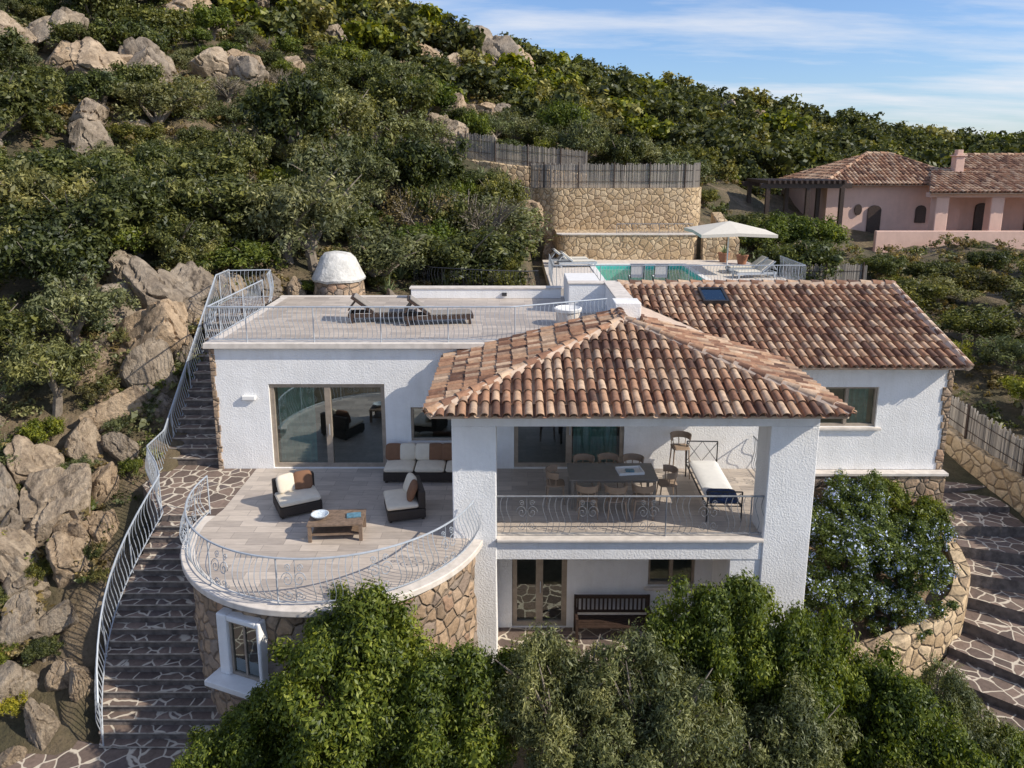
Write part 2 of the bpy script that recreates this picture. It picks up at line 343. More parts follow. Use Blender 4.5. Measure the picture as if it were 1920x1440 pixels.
# ------------------------------------------------------------------ villa
V=thing('villa','white plastered hillside villa with terracotta tiled roofs and terraces','house',(2,18,-3.3))
def wallx(mb,x0,x1,z0,z1,yf,yb,ops):
    xs=sorted({x0,x1}|{o[0] for o in ops}|{o[1] for o in ops}); zs=sorted({z0,z1}|{o[2] for o in ops}|{o[3] for o in ops})
    def solid(i,j):
        if i<0 or j<0 or i>=len(xs)-1 or j>=len(zs)-1: return False
        cx=(xs[i]+xs[i+1])/2; cz=(zs[j]+zs[j+1])/2
        return not any(o[0]<cx<o[1] and o[2]<cz<o[3] for o in ops)
    for i in range(len(xs)-1):
        for j in range(len(zs)-1):
            if not solid(i,j): continue
            a,b,c,d=xs[i],xs[i+1],zs[j],zs[j+1]
            mb.add([(a,yf,c),(b,yf,c),(b,yf,d),(a,yf,d)],[(0,1,2,3)]); mb.add([(a,yb,c),(b,yb,c),(b,yb,d),(a,yb,d)],[(3,2,1,0)])
            if not solid(i-1,j): mb.add([(a,yf,c),(a,yb,c),(a,yb,d),(a,yf,d)],[(3,2,1,0)])
            if not solid(i+1,j): mb.add([(b,yf,c),(b,yb,c),(b,yb,d),(b,yf,d)],[(0,1,2,3)])
            if not solid(i,j-1): mb.add([(a,yf,c),(b,yf,c),(b,yb,c),(a,yb,c)],[(3,2,1,0)])
            if not solid(i,j+1): mb.add([(a,yf,d),(b,yf,d),(b,yb,d),(a,yb,d)],[(0,1,2,3)])
TZ=3.4
OP=[(-6.2,-3.25,0.02,2.3),(-2.6,-1.5,.75,1.68),(.05,2.9,0.02,2.3),(7.8,9.35,1.15,2.22)]
mb=MB(); wallx(mb,-7.6,6.6,0.0,TZ-.14,18.2,18.5,OP[:3]+[(3.15,6.6,2.75,TZ-.14)])
wallx(mb,6.6,11.17,-.02,2.8,18.2,18.5,OP[3:])
mb.box(-7.6,-7.3,18.5,24.2,-.5,TZ-.14); mb.box(10.87,11.17,18.5,25.3,-1.8,2.8)
mb.box(-7.3,3.15,24.2,24.5,-.5,TZ-.14); mb.box(3.15,10.87,25.0,25.3,0,2.7)
mb.box(2.85,3.15,18.52,24.2,0,TZ-.16)
mb.obj('wall','plaster',V)
mb=MB(); mb.box(-7.3,-1.26,18.0,18.195,-.6,-.02); mb.obj('wall','plaster',V)
mb=MB(); mb.box(2.75,3.15,18.38,22,TZ-.3,4.27); mb.box(1.67,2.75,21.7,22,TZ,4.27); mb.obj('parapet','plaster',V,bevel=.02)
mb=MB(); mb.box(2.72,3.18,18.35,22.03,4.275,4.33); mb.box(1.64,2.715,21.67,22.03,4.275,4.33); mb.obj('parapet_coping','coping',V,bevel=.01)
mb=MB(); mb.box(2.55,3.2,18.1,18.75,3.6,4.42); mb.obj('parapet_pier','plaster',V,bevel=.02)
mb=MB(); mb.box(1.7,2.7,22.05,24.2,TZ+.01,4.22); mb.obj('skylight_box','white',V,bevel=.02)
up=[(-7.72,18.05),(0,18.05),(2.74,19.25),(2.74,24.6),(-7.72,24.6)]
mb=MB(); mb.prism(up,TZ-.14,TZ,0); mb.obj('roof_terrace_slab','coping',V,bevel=.01)
inn=[(-7.4,18.4),(-.05,18.4),(2.6,19.6),(2.6,24.3),(-7.4,24.3)]
mb=MB(); mb.prism(inn,TZ-.02,TZ+.004); mb.obj('roof_terrace_floor','trav',V)
mb=MB(); mb.prism([(-.6,18.51),(2.72,18.51),(2.72,19.2),(0,18.6)],2.4,TZ-.15); mb.obj('wall','plaster',V)
mb=MB(); mb.box(-3.3,1.6,24.0,24.35,TZ+.004,TZ+.32); mb.obj('low_terrace_wall','plaster',V,bevel=.015)
mb=MB(); mb.box(-3.35,1.62,23.97,24.4,TZ+.322,TZ+.36); mb.obj('low_wall_coping','coping',V)
mb=MB(); railing(mb,[(-7.55,22.3,TZ),(-7.6,18.2,TZ),(-.02,18.2,TZ),(2.5,19.3,TZ)],.9,.12,sign=1,belly=.05); mb.obj('roof_terrace_railing','metal',V,smooth=True)
mb=MB(); mb.box(-.33,-.17,23.93,24.0,TZ+.1,TZ+.2); mb.obj('step_light','iron',V)
# veranda
mb=MB(); mb.box(-1.25,-.33,14.57,15.35,-3.4,2.52); mb.obj('veranda_pillar','plaster',V,bevel=.02)
mb=MB(); mb.box(5.35,6.35,14.57,15.35,-3.4,2.52); mb.obj('veranda_pillar','plaster',V,bevel=.02)
mb=MB(); mb.box(-1.25,6.35,14.57,14.95,2.522,2.84); mb.box(-1.25,-.9,14.95,18.19,2.522,2.84); mb.box(6.0,6.35,14.95,18.19,2.522,2.84)
mb.box(-.9,6.0,14.95,18.19,2.7,2.82); mb.obj('veranda_beam','plaster',V,bevel=.01)
mb=MB(); mb.box(-.33,5.35,14.6,18.19,-.5,-.06); mb.box(-1.24,-.33,15.35,18.19,-.5,-.06); mb.box(5.35,6.34,15.35,18.19,-.5,-.06); mb.obj('balcony_slab','plaster',V)
mb=MB(); mb.box(-.325,5.345,14.5,14.8,-.06,.0); mb.obj('balcony_coping','coping',V,bevel=.01)
mb=MB(); mb.box(-.33,5.35,14.8,18.195,-.06,.003); mb.box(-1.25,-.33,15.35,18.195,-.06,.003); mb.box(5.35,6.35,15.35,18.195,-.06,.003); mb.obj('veranda_floor','trav',V)
mb=MB(); railing(mb,[(-.33,14.68,0),(5.35,14.68,0)],.92,.13,amp=.05,belly=.05,sign=1,scroll=1.4,r=.007); mb.obj('balcony_railing','metal2',V,smooth=True)
mb=MB(); railing(mb,[(6.22,15.35,0),(6.22,18.15,0)],.92,.13,amp=.05,belly=.05,sign=1,scroll=1.4); mb.obj('balcony_railing','metal2',V,smooth=True)
# lower storey
LO=[(0.0,1.3,-3.05,-.75),(3.2,4.3,-1.95,-.9)]
mb=MB(); wallx(mb,-.33,4.7,-3.3,-.5,15.9,16.15,LO); mb.box(4.7,5.35,14.62,16.15,-3.4,-.5); mb.box(-.6,-.33,15.35,16.15,-3.4,-.5); mb.box(5.35,6.3,15.35,18.2,-3.4,-.5); mb.obj('wall','plaster',V)
mb=MB(); mb.box(-.33,4.7,14.3,15.9,-3.35,-3.05); mb.obj('porch_floor','crazy',V)
# curved terrace
cx,cy,CR=-3.8,15.25,3.2
def arc(r,a0,a1,n=48): return [(cx+r*math.cos(rad(a0+(a1-a0)*i/n)),cy+r*math.sin(rad(a0+(a1-a0)*i/n))) for i in range(n+1)]
mb=MB(); K=120; Lz=18; vs=[];fs=[]
for j in range(Lz+1):
    z=-3.5+(3.36)*j/Lz
    for i in range(K+1):
        a=rad(165+183*i/K); r=3.06+.09*ns.noise(Vector((i*.4,z*3.6,3)))-.02*(z+.14)
        vs.append((cx+r*math.cos(a),cy+r*math.sin(a),z))
fs=[(j*(K+1)+i,j*(K+1)+i+1,(j+1)*(K+1)+i+1,(j+1)*(K+1)+i) for j in range(Lz) for i in range(K)]
mb.add(vs,fs); mb.obj('curved_stone_wall','stone',V,smooth=True)
mb=MB(); pts=arc(3.27,166,347); mb.prism(pts,-.14,0.0); mb.obj('curved_coping','coping',V,smooth=True,bevel=.02)
fl=arc(2.98,180,345)+[(-1.25,15.35),(-1.25,18.19),(-6.65,18.19),(-6.65,15.9)]
mb=MB(); mb.prism(fl,-.1,.008); mb.obj('terrace_floor','trav',V)
mb=MB(); mb.box(-6.65,-1.26,15.2,18.18,-.6,-.12); mb.box(-6.6,-1.3,15.3,18.1,-3.4,-.62); mb.obj('terrace_base','stone',V)
mb=MB(); railing(mb,[(x,y,0) for x,y in arc(3.1,172,345,60)],.93,.115,sign=1,belly=.14,amp=.03,scroll=1.55); mb.obj('terrace_railing','metal',V,smooth=True)
# right wing base
mb=MB(); mb.box(6.35,11.2,17.98,18.6,-3.4,-.1); mb.box(10.9,11.22,18.2,22,-3.4,-.3); mb.obj('stone_plinth','stone',V)
mb=MB(); mb.box(6.35,11.24,17.93,18.19,-.098,-.02); mb.obj('plinth_coping','coping',V,bevel=.01)
mb=MB()
for k in range(15):
    w=R.uniform(.08,.22); z=-.02+k*.187; mb.box(11.17-w,11.21,18.17,18.19+R.uniform(.2,.4),z,z+.18)
mb.obj('stone_quoin','stone',V,bevel=.02)
mb=MB()
for k in range(18):
    w=R.uniform(.1,.25); z=-.1+k*.187; mb.box(-7.64,-7.6+w*.5,18.17,18.19+R.uniform(.2,.5),z,z+.18)
mb.obj('stone_quoin','stone',V,bevel=.02)
def window(kind,x0,x1,z0,z1,yf,npan,fr=.07,sill=True,handle=False,thing=V,lab=None):
    yw=yf+.12
    mb=MB(); mb.add([(x0+.02,yw,z0+.02),(x1-.02,yw,z0+.02),(x1-.02,yw,z1-.02),(x0+.02,yw,z1-.02)],[(0,1,2,3)])
    g=mb.obj(kind,'glass',thing,origin=((x0+x1)/2,yw,z0)); 
    mb=MB(); ya,yb=yw-.06,yw+.04
    mb.box(x0,x1,ya,yb,z1-fr,z1-.001); mb.box(x0,x1,ya,yb,z0+.001,z0+fr)
    mb.box(x0+.001,x0+fr,ya,yb,z0+fr,z1-fr); mb.box(x1-fr,x1-.001,ya,yb,z0+fr,z1-fr)
    for i in range(1,npan):
        xm=x0+(x1-x0)*i/npan; mb.box(xm-fr*.7,xm+fr*.7,ya-.01,yb,z0+fr,z1-fr)
    mb.obj('frame','frame',g,origin=((x0+x1)/2,yw,z0),bevel=.006)
    if sill:
        mb=MB(); mb.box(x0-.08,x1+.12,yf-.09,yf+.05,z0-.07,z0-.002); mb.obj('sill','coping',g,bevel=.01)
    if handle:
        xm=x0+(x1-x0)/npan; mb=MB(); mb.tube([(xm+.02,ya-.04,.9+z0),(xm+.02,ya-.04,1.2+z0)],.012); mb.obj('handle','metal',g)
    return g
window('sliding_door',*OP[0],18.2,2,.11,False,True); window('window',*OP[1],18.2,1,.06); window('sliding_door',*OP[2],18.2,2,.11,False,True); window('window',*OP[3],18.2,2,.06)
window('french_door',*LO[0],15.9,2,.12,False,True); window('window',*LO[1],15.9,2,.06)
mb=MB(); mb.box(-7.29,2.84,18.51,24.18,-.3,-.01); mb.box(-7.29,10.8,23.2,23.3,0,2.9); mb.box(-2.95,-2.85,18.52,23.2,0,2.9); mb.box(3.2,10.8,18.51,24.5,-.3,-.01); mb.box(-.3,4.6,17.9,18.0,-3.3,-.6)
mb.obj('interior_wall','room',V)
def curtain(x0,x1,z0,z1,y,mat='curtain',nm='curtain'):
    k=int((x1-x0)/.02); vs=[];fs=[]
    for i in range(k+1):
        x=x0+(x1-x0)*i/k; yy=y+.035*math.sin(i*.9)+.01*math.sin(i*.31); vs+=[(x,yy,z0),(x,yy+.01,z1)]
    for i in range(k): fs.append((2*i,2*i+2,2*i+3,2*i+1))
    mb=MB(); mb.add(vs,fs); mb.obj(nm,mat,V,smooth=True)
curtain(-6.05,-5.1,.02,2.25,18.42); curtain(1.6,2.75,.02,2.25,18.42); curtain(8.7,9.2,1.1,2.2,18.42)
for (x,y,z) in ((-6.7,18.13,1.95),(3.6,18.13,1.95)):
    mb=MB(); mb.box(x-.17,x+.17,y-.03,y+.068,z-.06,z+.06); mb.obj('wall_lamp','white',V,bevel=.02)
# basement window in curved wall
an=math.atan2(-.93,-.37); T=Matrix.Translation((cx+3.08*math.cos(an),cy+3.08*math.sin(an),0))@Matrix.Rotation(an+math.pi/2,4,'Z')
mb=MB(); mb.box(-.58,-.34,-.16,.15,-1.62,-.35,T=T); mb.box(.34,.42,-.16,.15,-1.62,-.35,T=T); mb.box(-.34,.34,-.16,.15,-.47,-.35,T=T); mb.obj('window_surround','plaster',V,bevel=.03)
mb=MB(); mb.add([T@Vector(p) for p in ((-.3,-.06,-1.56),(.3,-.06,-1.56),(.3,-.06,-.5),(-.3,-.06,-.5))],[(0,1,2,3)]); g=mb.obj('window','glass',V)
mb=MB(); mb.box(-.339,-.29,-.09,-.04,-1.62,-.472,T=T); mb.box(.29,.339,-.09,-.04,-1.62,-.472,T=T); mb.box(-.29,.29,-.09,-.04,-.53,-.472,T=T); mb.box(-.29,.29,-.09,-.04,-1.62,-1.56,T=T);mb.box(-.02,.02,-.085,-.045,-1.56,-.53,T=T); mb.obj('frame','frame',g)
mb=MB(); mb.box(-.33,.33,-.035,.1,-1.6,-.48,T=T); mb.obj('dark_backing','dark_fill',g)  # solid box in front of the stone, its dark colour stands for unlit interior
mb=MB(); mb.box(-.72,.56,-.44,.05,-1.74,-1.625,T=T); mb.obj('sill','white',g,bevel=.015)
# ---- tile roofs
def roofpoly(mb,poly,pitch=.22,row=.36,th=.06):
    poly=[Vector(p) for p in poly]; Aa,B=poly[0],poly[1]; nn=(B-Aa).cross(poly[2]-B).normalized()
    if nn.z<0: nn=-nn
    u=(B-Aa).normalized(); v=nn.cross(u).normalized()
    us=[(p-Aa).dot(u) for p in poly]; vs_=[(p-Aa).dot(v) for p in poly]
    u0,u1=min(us),max(us); v1=max(vs_)
    t=MB(); S=7; nc=int((u1-u0)/pitch)+1; nr=int(v1/row)+1
    for i in range(nc+1):
        for j in range(-0,nr+1):
            for kind in (0,1):
                c=u0+i*pitch+(pitch/2 if kind else 0)+R.uniform(-.008,.008)
                va=j*row-.04+R.uniform(-.02,.02)-(0.05 if j==0 else 0); vb=(j+1)*row+.05
                w0,w1=(pitch*.40,pitch*.33) if kind==0 else (pitch*.36,pitch*.36)
                tw=R.uniform(-.02,.02); lf=R.uniform(-.004,.006)
                vv=[]
                for (vp,ww,off) in ((va,w0,.045+lf),(vb,w1,.012)):
                    for k in range(S):
                        an=math.pi*k/(S-1); du=-math.cos(an)*ww; hh=math.sin(an)*ww*.95
                        z=(off+hh+.035) if kind==0 else (off+.055-hh*.75)
                        vv.append(Aa+u*(c+du+tw*(vp-va))+v*vp+nn*z)
                t.add(vv,[(k,k+1,S+k+1,S+k) for k in range(S-1)])
                if kind==0:
                    lip=[p-nn*.018 for p in vv[:S]]; t.add(vv[:S]+lip,[(k+1,k,S+k,S+k+1) for k in range(S-1)])
    me=bpy.data.meshes.new('t'); me.from_pydata(t.v,[],t.f); bm=bmesh.new(); bm.from_mesh(me)
    cen=sum(poly,Vector())/len(poly)
    for k in range(1,len(poly)):
        p,qq=poly[k],poly[(k+1)%len(poly)]
        no=(qq-p).cross(nn).normalized()
        if no.dot(cen-p)>0: no=-no
        bmesh.ops.bisect_plane(bm,geom=bm.verts[:]+bm.edges[:]+bm.faces[:],plane_co=p,plane_no=no,clear_outer=True)
    bm.verts.index_update(); mb.add([v.co.copy() for v in bm.verts],[tuple(v.index for v in f.verts) for f in bm.faces],0); bm.free(); bpy.data.meshes.remove(me)
    dn=[p for p in poly]; dn2=[p-nn*th for p in poly]; k=len(poly)
    mb.add(dn+dn2,[tuple(range(k)),tuple(range(2*k-1,k-1,-1))]+[(i,(i+1)%k,(i+1)%k+k,i+k) for i in range(k)],1)
def hipcap(mb,a,b,r=.105,st=.36,lift=.08):
    a,b=Vector(a),Vector(b); L=(b-a).length; t=(b-a).normalized(); sd=t.cross(Vector((0,0,1))).normalized(); up_=sd.cross(t); k=int(L/st)+1
    for i in range(k):
        p=a+t*(i*st-.03); q_=a+t*min(L+.03,(i+1)*st+.04); S=7; vv=[]; jx=R.uniform(-.012,.012)
        for (c,rr,off) in ((p,r,.03),(q_,r*.86,0)):
            for s in range(S):
                an=math.pi*s/(S-1); vv.append(c+sd*(-math.cos(an)*rr+jx)+up_*(math.sin(an)*rr+lift+off))
        mb.add(vv,[(s,s+1,S+s+1,S+s) for s in range(S-1)]+[tuple(range(S))],0)
    mb.tube([a+up_*(lift-.02),b+up_*(lift-.02)],.125,6,1)
EL=2.93; apx=(2.64,17.2,4.13); e0,e1,ef=-1.65,6.68,14.05
mb=MB()
roofpoly(mb,[(e0,ef,EL),(e1,ef,EL),apx])
roofpoly(mb,[(e0,18.2,EL),(e0,ef,EL),apx,(2.64,18.2,4.13)])
roofpoly(mb,[(e1,ef,EL),(e1,18.12,EL),(3.15,21.35,3.978),(3.15,18.3,3.978),(2.64,18.3,4.13),apx])
hipcap(mb,(e0,ef,EL),apx); hipcap(mb,(e1,ef,EL),apx); hipcap(mb,apx,(2.64,18.3,4.13)); hipcap(mb,(e0,18.12,EL+.02),(2.64,18.12,4.13),lift=.06)
mb.obj('veranda_roof',['tile','mortar'],V,smooth=True)
mb=MB()
def mz(y): return 2.84+.324*(y-17.8)
roofpoly(mb,[(6.4,17.8,2.84),(11.35,17.8,2.84),(11.35,21.9,mz(21.9)),(3.16,21.9,mz(21.9)),(3.16,21.3,mz(21.3))])
roofpoly(mb,[(11.35,26,2.84),(3.16,26,2.84),(3.16,21.9,mz(21.9)),(11.35,21.9,mz(21.9))])
hipcap(mb,(3.16,21.9,mz(21.9)),(11.35,21.9,mz(21.9))); hipcap(mb,(11.3,17.8,2.84),(11.3,21.9,mz(21.9)),r=.09,lift=.05)
rf=mb.obj('main_roof',['tile','mortar'],V,smooth=True)
sl=.324; T=Matrix.Translation((5.75,21.0,mz(21.0)+.16))@Matrix.Rotation(math.atan(sl),4,'X')
mb=MB(); mb.box(-.3,.3,-.35,.35,0,.06,T=T); s=mb.obj('skylight','glass',rf); 
mb=MB()
for b in ((-.36,-.3,-.41,.41),(.3,.36,-.41,.41),(-.3,.3,-.41,-.35),(-.3,.3,.35,.41)): mb.box(*b,-.12,.09,T=T)
mb.obj('skylight_frame','iron',rf)
mb=MB(); mb.add([(11.0,18.2,2.76),(11.17,18.2,2.76),(11.17,21.9,4.0),(11.17,25.3,2.8),(11.0,21.9,4.0),(11.0,25.3,2.8)],[(1,2,3)]); mb.obj('gable_wall','plaster',V)

# ------------------------------------------------------------------ outdoor staircase
S=thing('outdoor_staircase','curved outdoor stone staircase with crazy paved treads climbing beside the villa','staircase',(-8,15,-3.3))
mb=MB(); NS=19
def xl(y):
    t=(15.6-y)/3.1
    return -7.85-.45*math.sin(math.pi*min(1,max(0,t)))*1.0-.1*t
for i in range(NS):
    z=-(i+1)*.174; yb=15.6-i*.163; yf=yb-.163
    dx=math.sqrt(max(0,3.04**2-((yf+yb)/2-cy)**2)); xr=cx-dx+.05
    xr=max(xr,-6.95); xr=min(xr,-5.6)
    j1,j2=R.uniform(-.012,.012),R.uniform(-.012,.012)
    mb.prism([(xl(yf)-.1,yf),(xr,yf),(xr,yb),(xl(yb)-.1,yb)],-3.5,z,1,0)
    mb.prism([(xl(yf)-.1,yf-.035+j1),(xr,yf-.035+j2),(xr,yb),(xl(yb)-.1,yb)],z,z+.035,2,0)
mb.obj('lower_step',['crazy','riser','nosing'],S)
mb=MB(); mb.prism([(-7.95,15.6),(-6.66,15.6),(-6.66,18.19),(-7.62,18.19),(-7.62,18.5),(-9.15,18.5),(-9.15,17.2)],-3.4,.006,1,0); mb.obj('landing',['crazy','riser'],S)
mb=MB(); NU=18
for i in range(NU):
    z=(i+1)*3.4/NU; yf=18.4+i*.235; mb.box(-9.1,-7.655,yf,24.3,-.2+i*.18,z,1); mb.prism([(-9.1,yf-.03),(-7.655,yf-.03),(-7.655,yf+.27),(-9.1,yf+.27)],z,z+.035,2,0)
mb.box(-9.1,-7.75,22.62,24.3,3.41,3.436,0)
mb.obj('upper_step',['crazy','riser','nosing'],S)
path=[(xl(12.5)-.02,12.5,-3.3)]+[(xl(y)-.05,y,-(15.6-y)/3.1*3.3) for y in np.linspace(12.9,15.6,10)]+[(-8.3,16.3,0),(-9.0,17.3,0),(-9.07,18.4,.0),(-9.07,22.6,3.42),(-9.07,23.7,3.42)]
mb=MB(); railing(mb,path,.98,.12,sign=-1,belly=.08,amp=.035); mb.obj('handrail','metal',S,smooth=True)
mb=MB(); railing(mb,[(-9.07,23.7,3.42),(-7.8,23.9,3.42),(-7.6,22.9,3.42)],.95,.12,sign=-1,belly=.06); mb.obj('handrail','metal',S,smooth=True)
# ------------------------------------------------------------------ paths
mb=MB(); mb.prism([(-14,9),(-4.4,9),(-4.6,11.6),(-5.4,12.55),(-8.2,12.6),(-10.5,13.2),(-14,13.0)],-3.7,-3.33); mb.obj('paved_path','crazy',kind='structure',label='crazy paved stone landing at the foot of the stairs',category='path')
def steps(mb,pts,w,n):
    L=[Vector(p) for p in pts]
    rr=resample(pts,sum((b-a).length for a,b in zip(L,L[1:]))/n)
    for (p,t),(q_,t2) in zip(rr,rr[1:]):
        o=Vector((t.y,-t.x,0))*w/2; o2=Vector((t2.y,-t2.x,0))*w/2
        mb.prism([(p+o)[:2],(q_+o2)[:2],(q_-o2)[:2],(p-o)[:2]],min(p.z,q_.z)-.6,p.z,1,0)
mb=MB(); steps(mb,[(12.0,23.5,-.6),(12.2,20.5,-1.0),(12.35,18.6,-1.3),(12.3,17.3,-1.75),(11.9,16,-2.3),(11.1,14.8,-2.8),(9.9,13.6,-3.2),(8.8,12.3,-3.35)],1.9,15); mb.obj('stepped_path',['crazy','riser'],kind='structure',label='crazy paved path with shallow steps beside the villa',category='path')
# ------------------------------------------------------------------ walls & fences
def wallpath(pts,w,top,bot,name,label,mat='stone2'):
    rs=resample([(p[0],p[1],0) for p in pts],.25); L=len(rs); mb=MB(); vs=[];fs=[]
    for i,(p,t) in enumerate(rs):
        o=Vector((t.y,-t.x,0)); z=top[0]+(top[1]-top[0])*i/(L-1)+R.uniform(-.035,.035)
        a=w/2+R.uniform(-.02,.03); b=w/2+R.uniform(-.02,.03)
        P1=p+o*a; P2=p-o*b; Q1=p+o*a*.82; Q2=p-o*b*.82
        vs+=[(P1.x,P1.y,bot),(P1.x,P1.y,z-.06),(Q1.x,Q1.y,z),(Q2.x,Q2.y,z),(P2.x,P2.y,z-.06),(P2.x,P2.y,bot)]
    for i in range(L-1):
        a=6*i; b=a+6; fs+=[(a+k,b+k,b+k+1,a+k+1) for k in range(5)]
    fs+=[(0,1,2,3,4,5),tuple(6*L-1-k for k in range(6))]
    mb.add(vs,fs); return mb.obj(name,mat,label=label,category='wall')
wallpath([(11.05,18.1),(11.1,17.2),(10.8,16.2),(10.2,15.4),(9.2,14.7),(7.9,14.2),(6.4,14.1)],.35,(-1.45,-2.45),-3.6,'planter_wall','curved rubble stone planter wall with flowering shrub')
mb=MB(); mb.prism([(6.4,14.2),(7.9,14.3),(9.2,14.8),(10.1,15.5),(10.7,16.3),(10.95,17.2),(10.9,17.97),(6.4,17.97)],-3.5,[-2.6,-2.6,-2.4,-2.2,-2,-1.75,-1.7,-2.2]); mb.obj('planter_soil','soil',kind='structure',label='dry soil inside the curved planter',category='soil')
wallpath([(12.9,22.5),(13.3,20),(13.9,17.6),(14.4,15)],.4,(.25,-.95),-3,'retaining_wall','golden stone retaining wall beneath a reed fence')
def reed(pts,h,zb,name='reed_fence',label='dry reed fence of upright canes'):
    rs=resample([(p[0],p[1],0) for p in pts],.045); L=len(rs); mb=MB()
    for i,(p,t) in enumerate(rs):
        z0=zb[0]+(zb[1]-zb[0])*i/L; w=.022; o=Vector((t.y,-t.x,0))*R.uniform(-.012,.012); hh=h+R.uniform(-.07,.07)
        a=p+o; mb.tube([(a.x,a.y,z0),(a.x+R.uniform(-.02,.02),a.y,z0+hh)],w,4)
    f=mb.obj(name,'reed',label=label,category='fence',group='reed fences')
    mb=MB()
    for i in range(0,L,44):
        p,t=rs[i]; z0=zb[0]+(zb[1]-zb[0])*i/L; o=Vector((t.y,-t.x,0))*.06; mb.tube([(p.x+o.x,p.y+o.y,z0-.3),(p.x+o.x,p.y+o.y,z0+h+.12)],.035,6)
    for k in (.3,.75): mb.tube([(p.x+t.y*.045,p.y-t.x*.045,zb[0]+(zb[1]-zb[0])*i/L+h*k) for i,(p,t) in enumerate(rs) if i%10==0],.012,4)
    mb.obj('fence_post','dwood',f)
reed([(12.95,22.5),(13.35,20),(13.95,17.6),(14.45,15)],.95,(.2,-.98))
# pool terrace
mb=MB()
for b in ((1.6,4.1,30.4,39),(8.5,12.2,30.4,39),(4.1,8.5,30.4,31.6),(4.1,8.5,37.1,39)): mb.box(*b,-.2,2.6)
mb.obj('pool_terrace','coping',kind='structure',label='pale stone pool deck',category='paving')
PO=thing('swimming_pool','small rectangular turquoise swimming pool set in pale deck','pool',(6.3,34,1.2))
mb=MB(); mb.box(4.1,8.5,31.6,37.1,1.0,1.3); 
for b in ((4.102,4.15,31.6,37.1),(8.45,8.498,31.6,37.1),(4.15,8.45,31.602,31.65),(4.15,8.45,37.05,37.098)): mb.box(*b,1.3,2.59)
mb.obj('basin','poolt',PO)
mb=MB(); mb.add([(4.15,31.65,2.5),(8.45,31.65,2.5),(8.45,37.05,2.5),(4.15,37.05,2.5)],[(0,1,2,3)]); mb.obj('water','water',PO)
mb=MB()
for b in ((3.85,4.1,31.35,37.35),(8.5,8.75,31.35,37.35),(4.1,8.5,31.35,31.6),(4.1,8.5,37.1,37.35)): mb.box(*b,2.602,2.64)
mb.obj('coping','white',PO)
mb=MB(); railing(mb,[(1.7,34,2.6),(1.7,30.5,2.6),(12.1,30.5,2.6),(12.1,33.5,2.6)],.95,.13,sign=1,belly=.03); mb.obj('pool_railing','metal',smooth=True,label='grey wrought iron railing around the pool deck',category='railing')
mb=MB(); railing(mb,[(-3.8,28.6,3.1),(-3,27.6,3.05),(-1,27.2,3.0),(0.6,27.6,2.9),(1.0,28.4,2.8)],.85,.12,sign=1,belly=.07,scroll=1.5); mb.obj('garden_railing','iron',smooth=True,label='dark wrought iron railing on a garden wall',category='railing')
wallpath([(-3.9,28.7),(-3,27.65),(-1,27.25),(.6,27.65),(1.1,28.6)],.35,(3.05,2.8),1.5,'garden_wall','low rubble stone garden wall under a railing')
def rpoly(x0,x1,y0,y1,r):
    p=[]
    for (c,d,a) in ((x0+r,y0+r,180),(x1-r,y0+r,270)):
        for k in range(9): an=rad(a+90*k/8); p.append((c+r*math.cos(an),d+r*math.sin(an)))
    return p+[(x1,y1),(x0,y1)]
mb=MB(); mb.prism(rpoly(2.4,9.8,39.02,42.6,.5),1.8,3.9); mb.obj('lower_retaining_wall','stone2',smooth=True,label='low golden stone retaining wall behind the pool',category='wall')
mb=MB(); mb.prism(rpoly(2.35,9.85,38.97,39.6,.3),3.901,3.96); mb.obj('retaining_wall_coping','coping',smooth=True,label='pale coping slab on the retaining wall',category='wall')
mb=MB(); mb.prism(rpoly(1.2,10.9,42.1,47,1.6),2.5,6.2); mb.obj('tall_retaining_wall','stone2',smooth=True,label='tall curved golden stone retaining wall under a reed fence',category='wall')
mb=MB(); railing(mb,[(5.5,39.3,3.96),(9.5,39.3,3.96)],.5,.16,sign=1,belly=.02); mb.obj('wall_railing','metal2',smooth=True,label='low grey iron railing on the retaining wall',category='railing')
reed([(1.1,44.3),(1.3,43),(2.2,42.3),(3.2,42.2),(9.2,42.2),(10.2,42.5),(10.75,43.5),(10.8,45)],1.35,(6.15,6.15))
reed([(-4.7,47.4),(-3,46.8),(-1,46.2)],1.5,(8.0,7.6)); reed([(-1,46.2),(1.5,45.9),(4.5,45.8)],1.3,(7.4,6.9))
wallpath([(-4.7,47.3),(-1,46.1),(4.5,45.7)],.5,(8.0,6.9),4,'hillside_wall','rubble stone wall stepping up the hillside')
wallpath([(-2.8,43.8),(-.5,43.2),(1.5,43.4)],.6,(6.9,6.1),3,'hillside_wall','short rubble stone wall by the reed fence')
wallpath([(11.6,39),(11.7,43)],.6,(3.7,4.8),1,'side_wall','stone wall beside the garden steps')
wallpath([(10.0,39.2),(11.2,39.2)],.5,(3.9,3.9),1,'side_wall','stone pier beside the pool terrace')
reed([(12.3,33.4),(14,33.6),(16.4,34.2)],1.15,(2.0,1.9))
ox=-6.1
G=thing('outdoor_oven','white domed garden oven on rubble stone base','oven',(ox,26,3.0))
mb=MB(); mb.lathe((ox,26,2.5),[(.92,0),(.90,.7),(.84,1.2)],28); mb.obj('stone_base','stone',G,smooth=True)
mb=MB(); prof=[(.90,0),(.93,.08),(.86,.22),(.72,.55),(.60,.78),(.46,.93),(.24,1.0),(.03,1.01)]
mb.lathe((ox,26,3.70),prof,28)
mb.v=[(x+.04*ns.noise(Vector((x*2,y*2,z*2))),y,z+.05*ns.noise(Vector((x*3,y*3,z)))) for x,y,z in mb.v]; mb.obj('dome','domew',G,smooth=True)

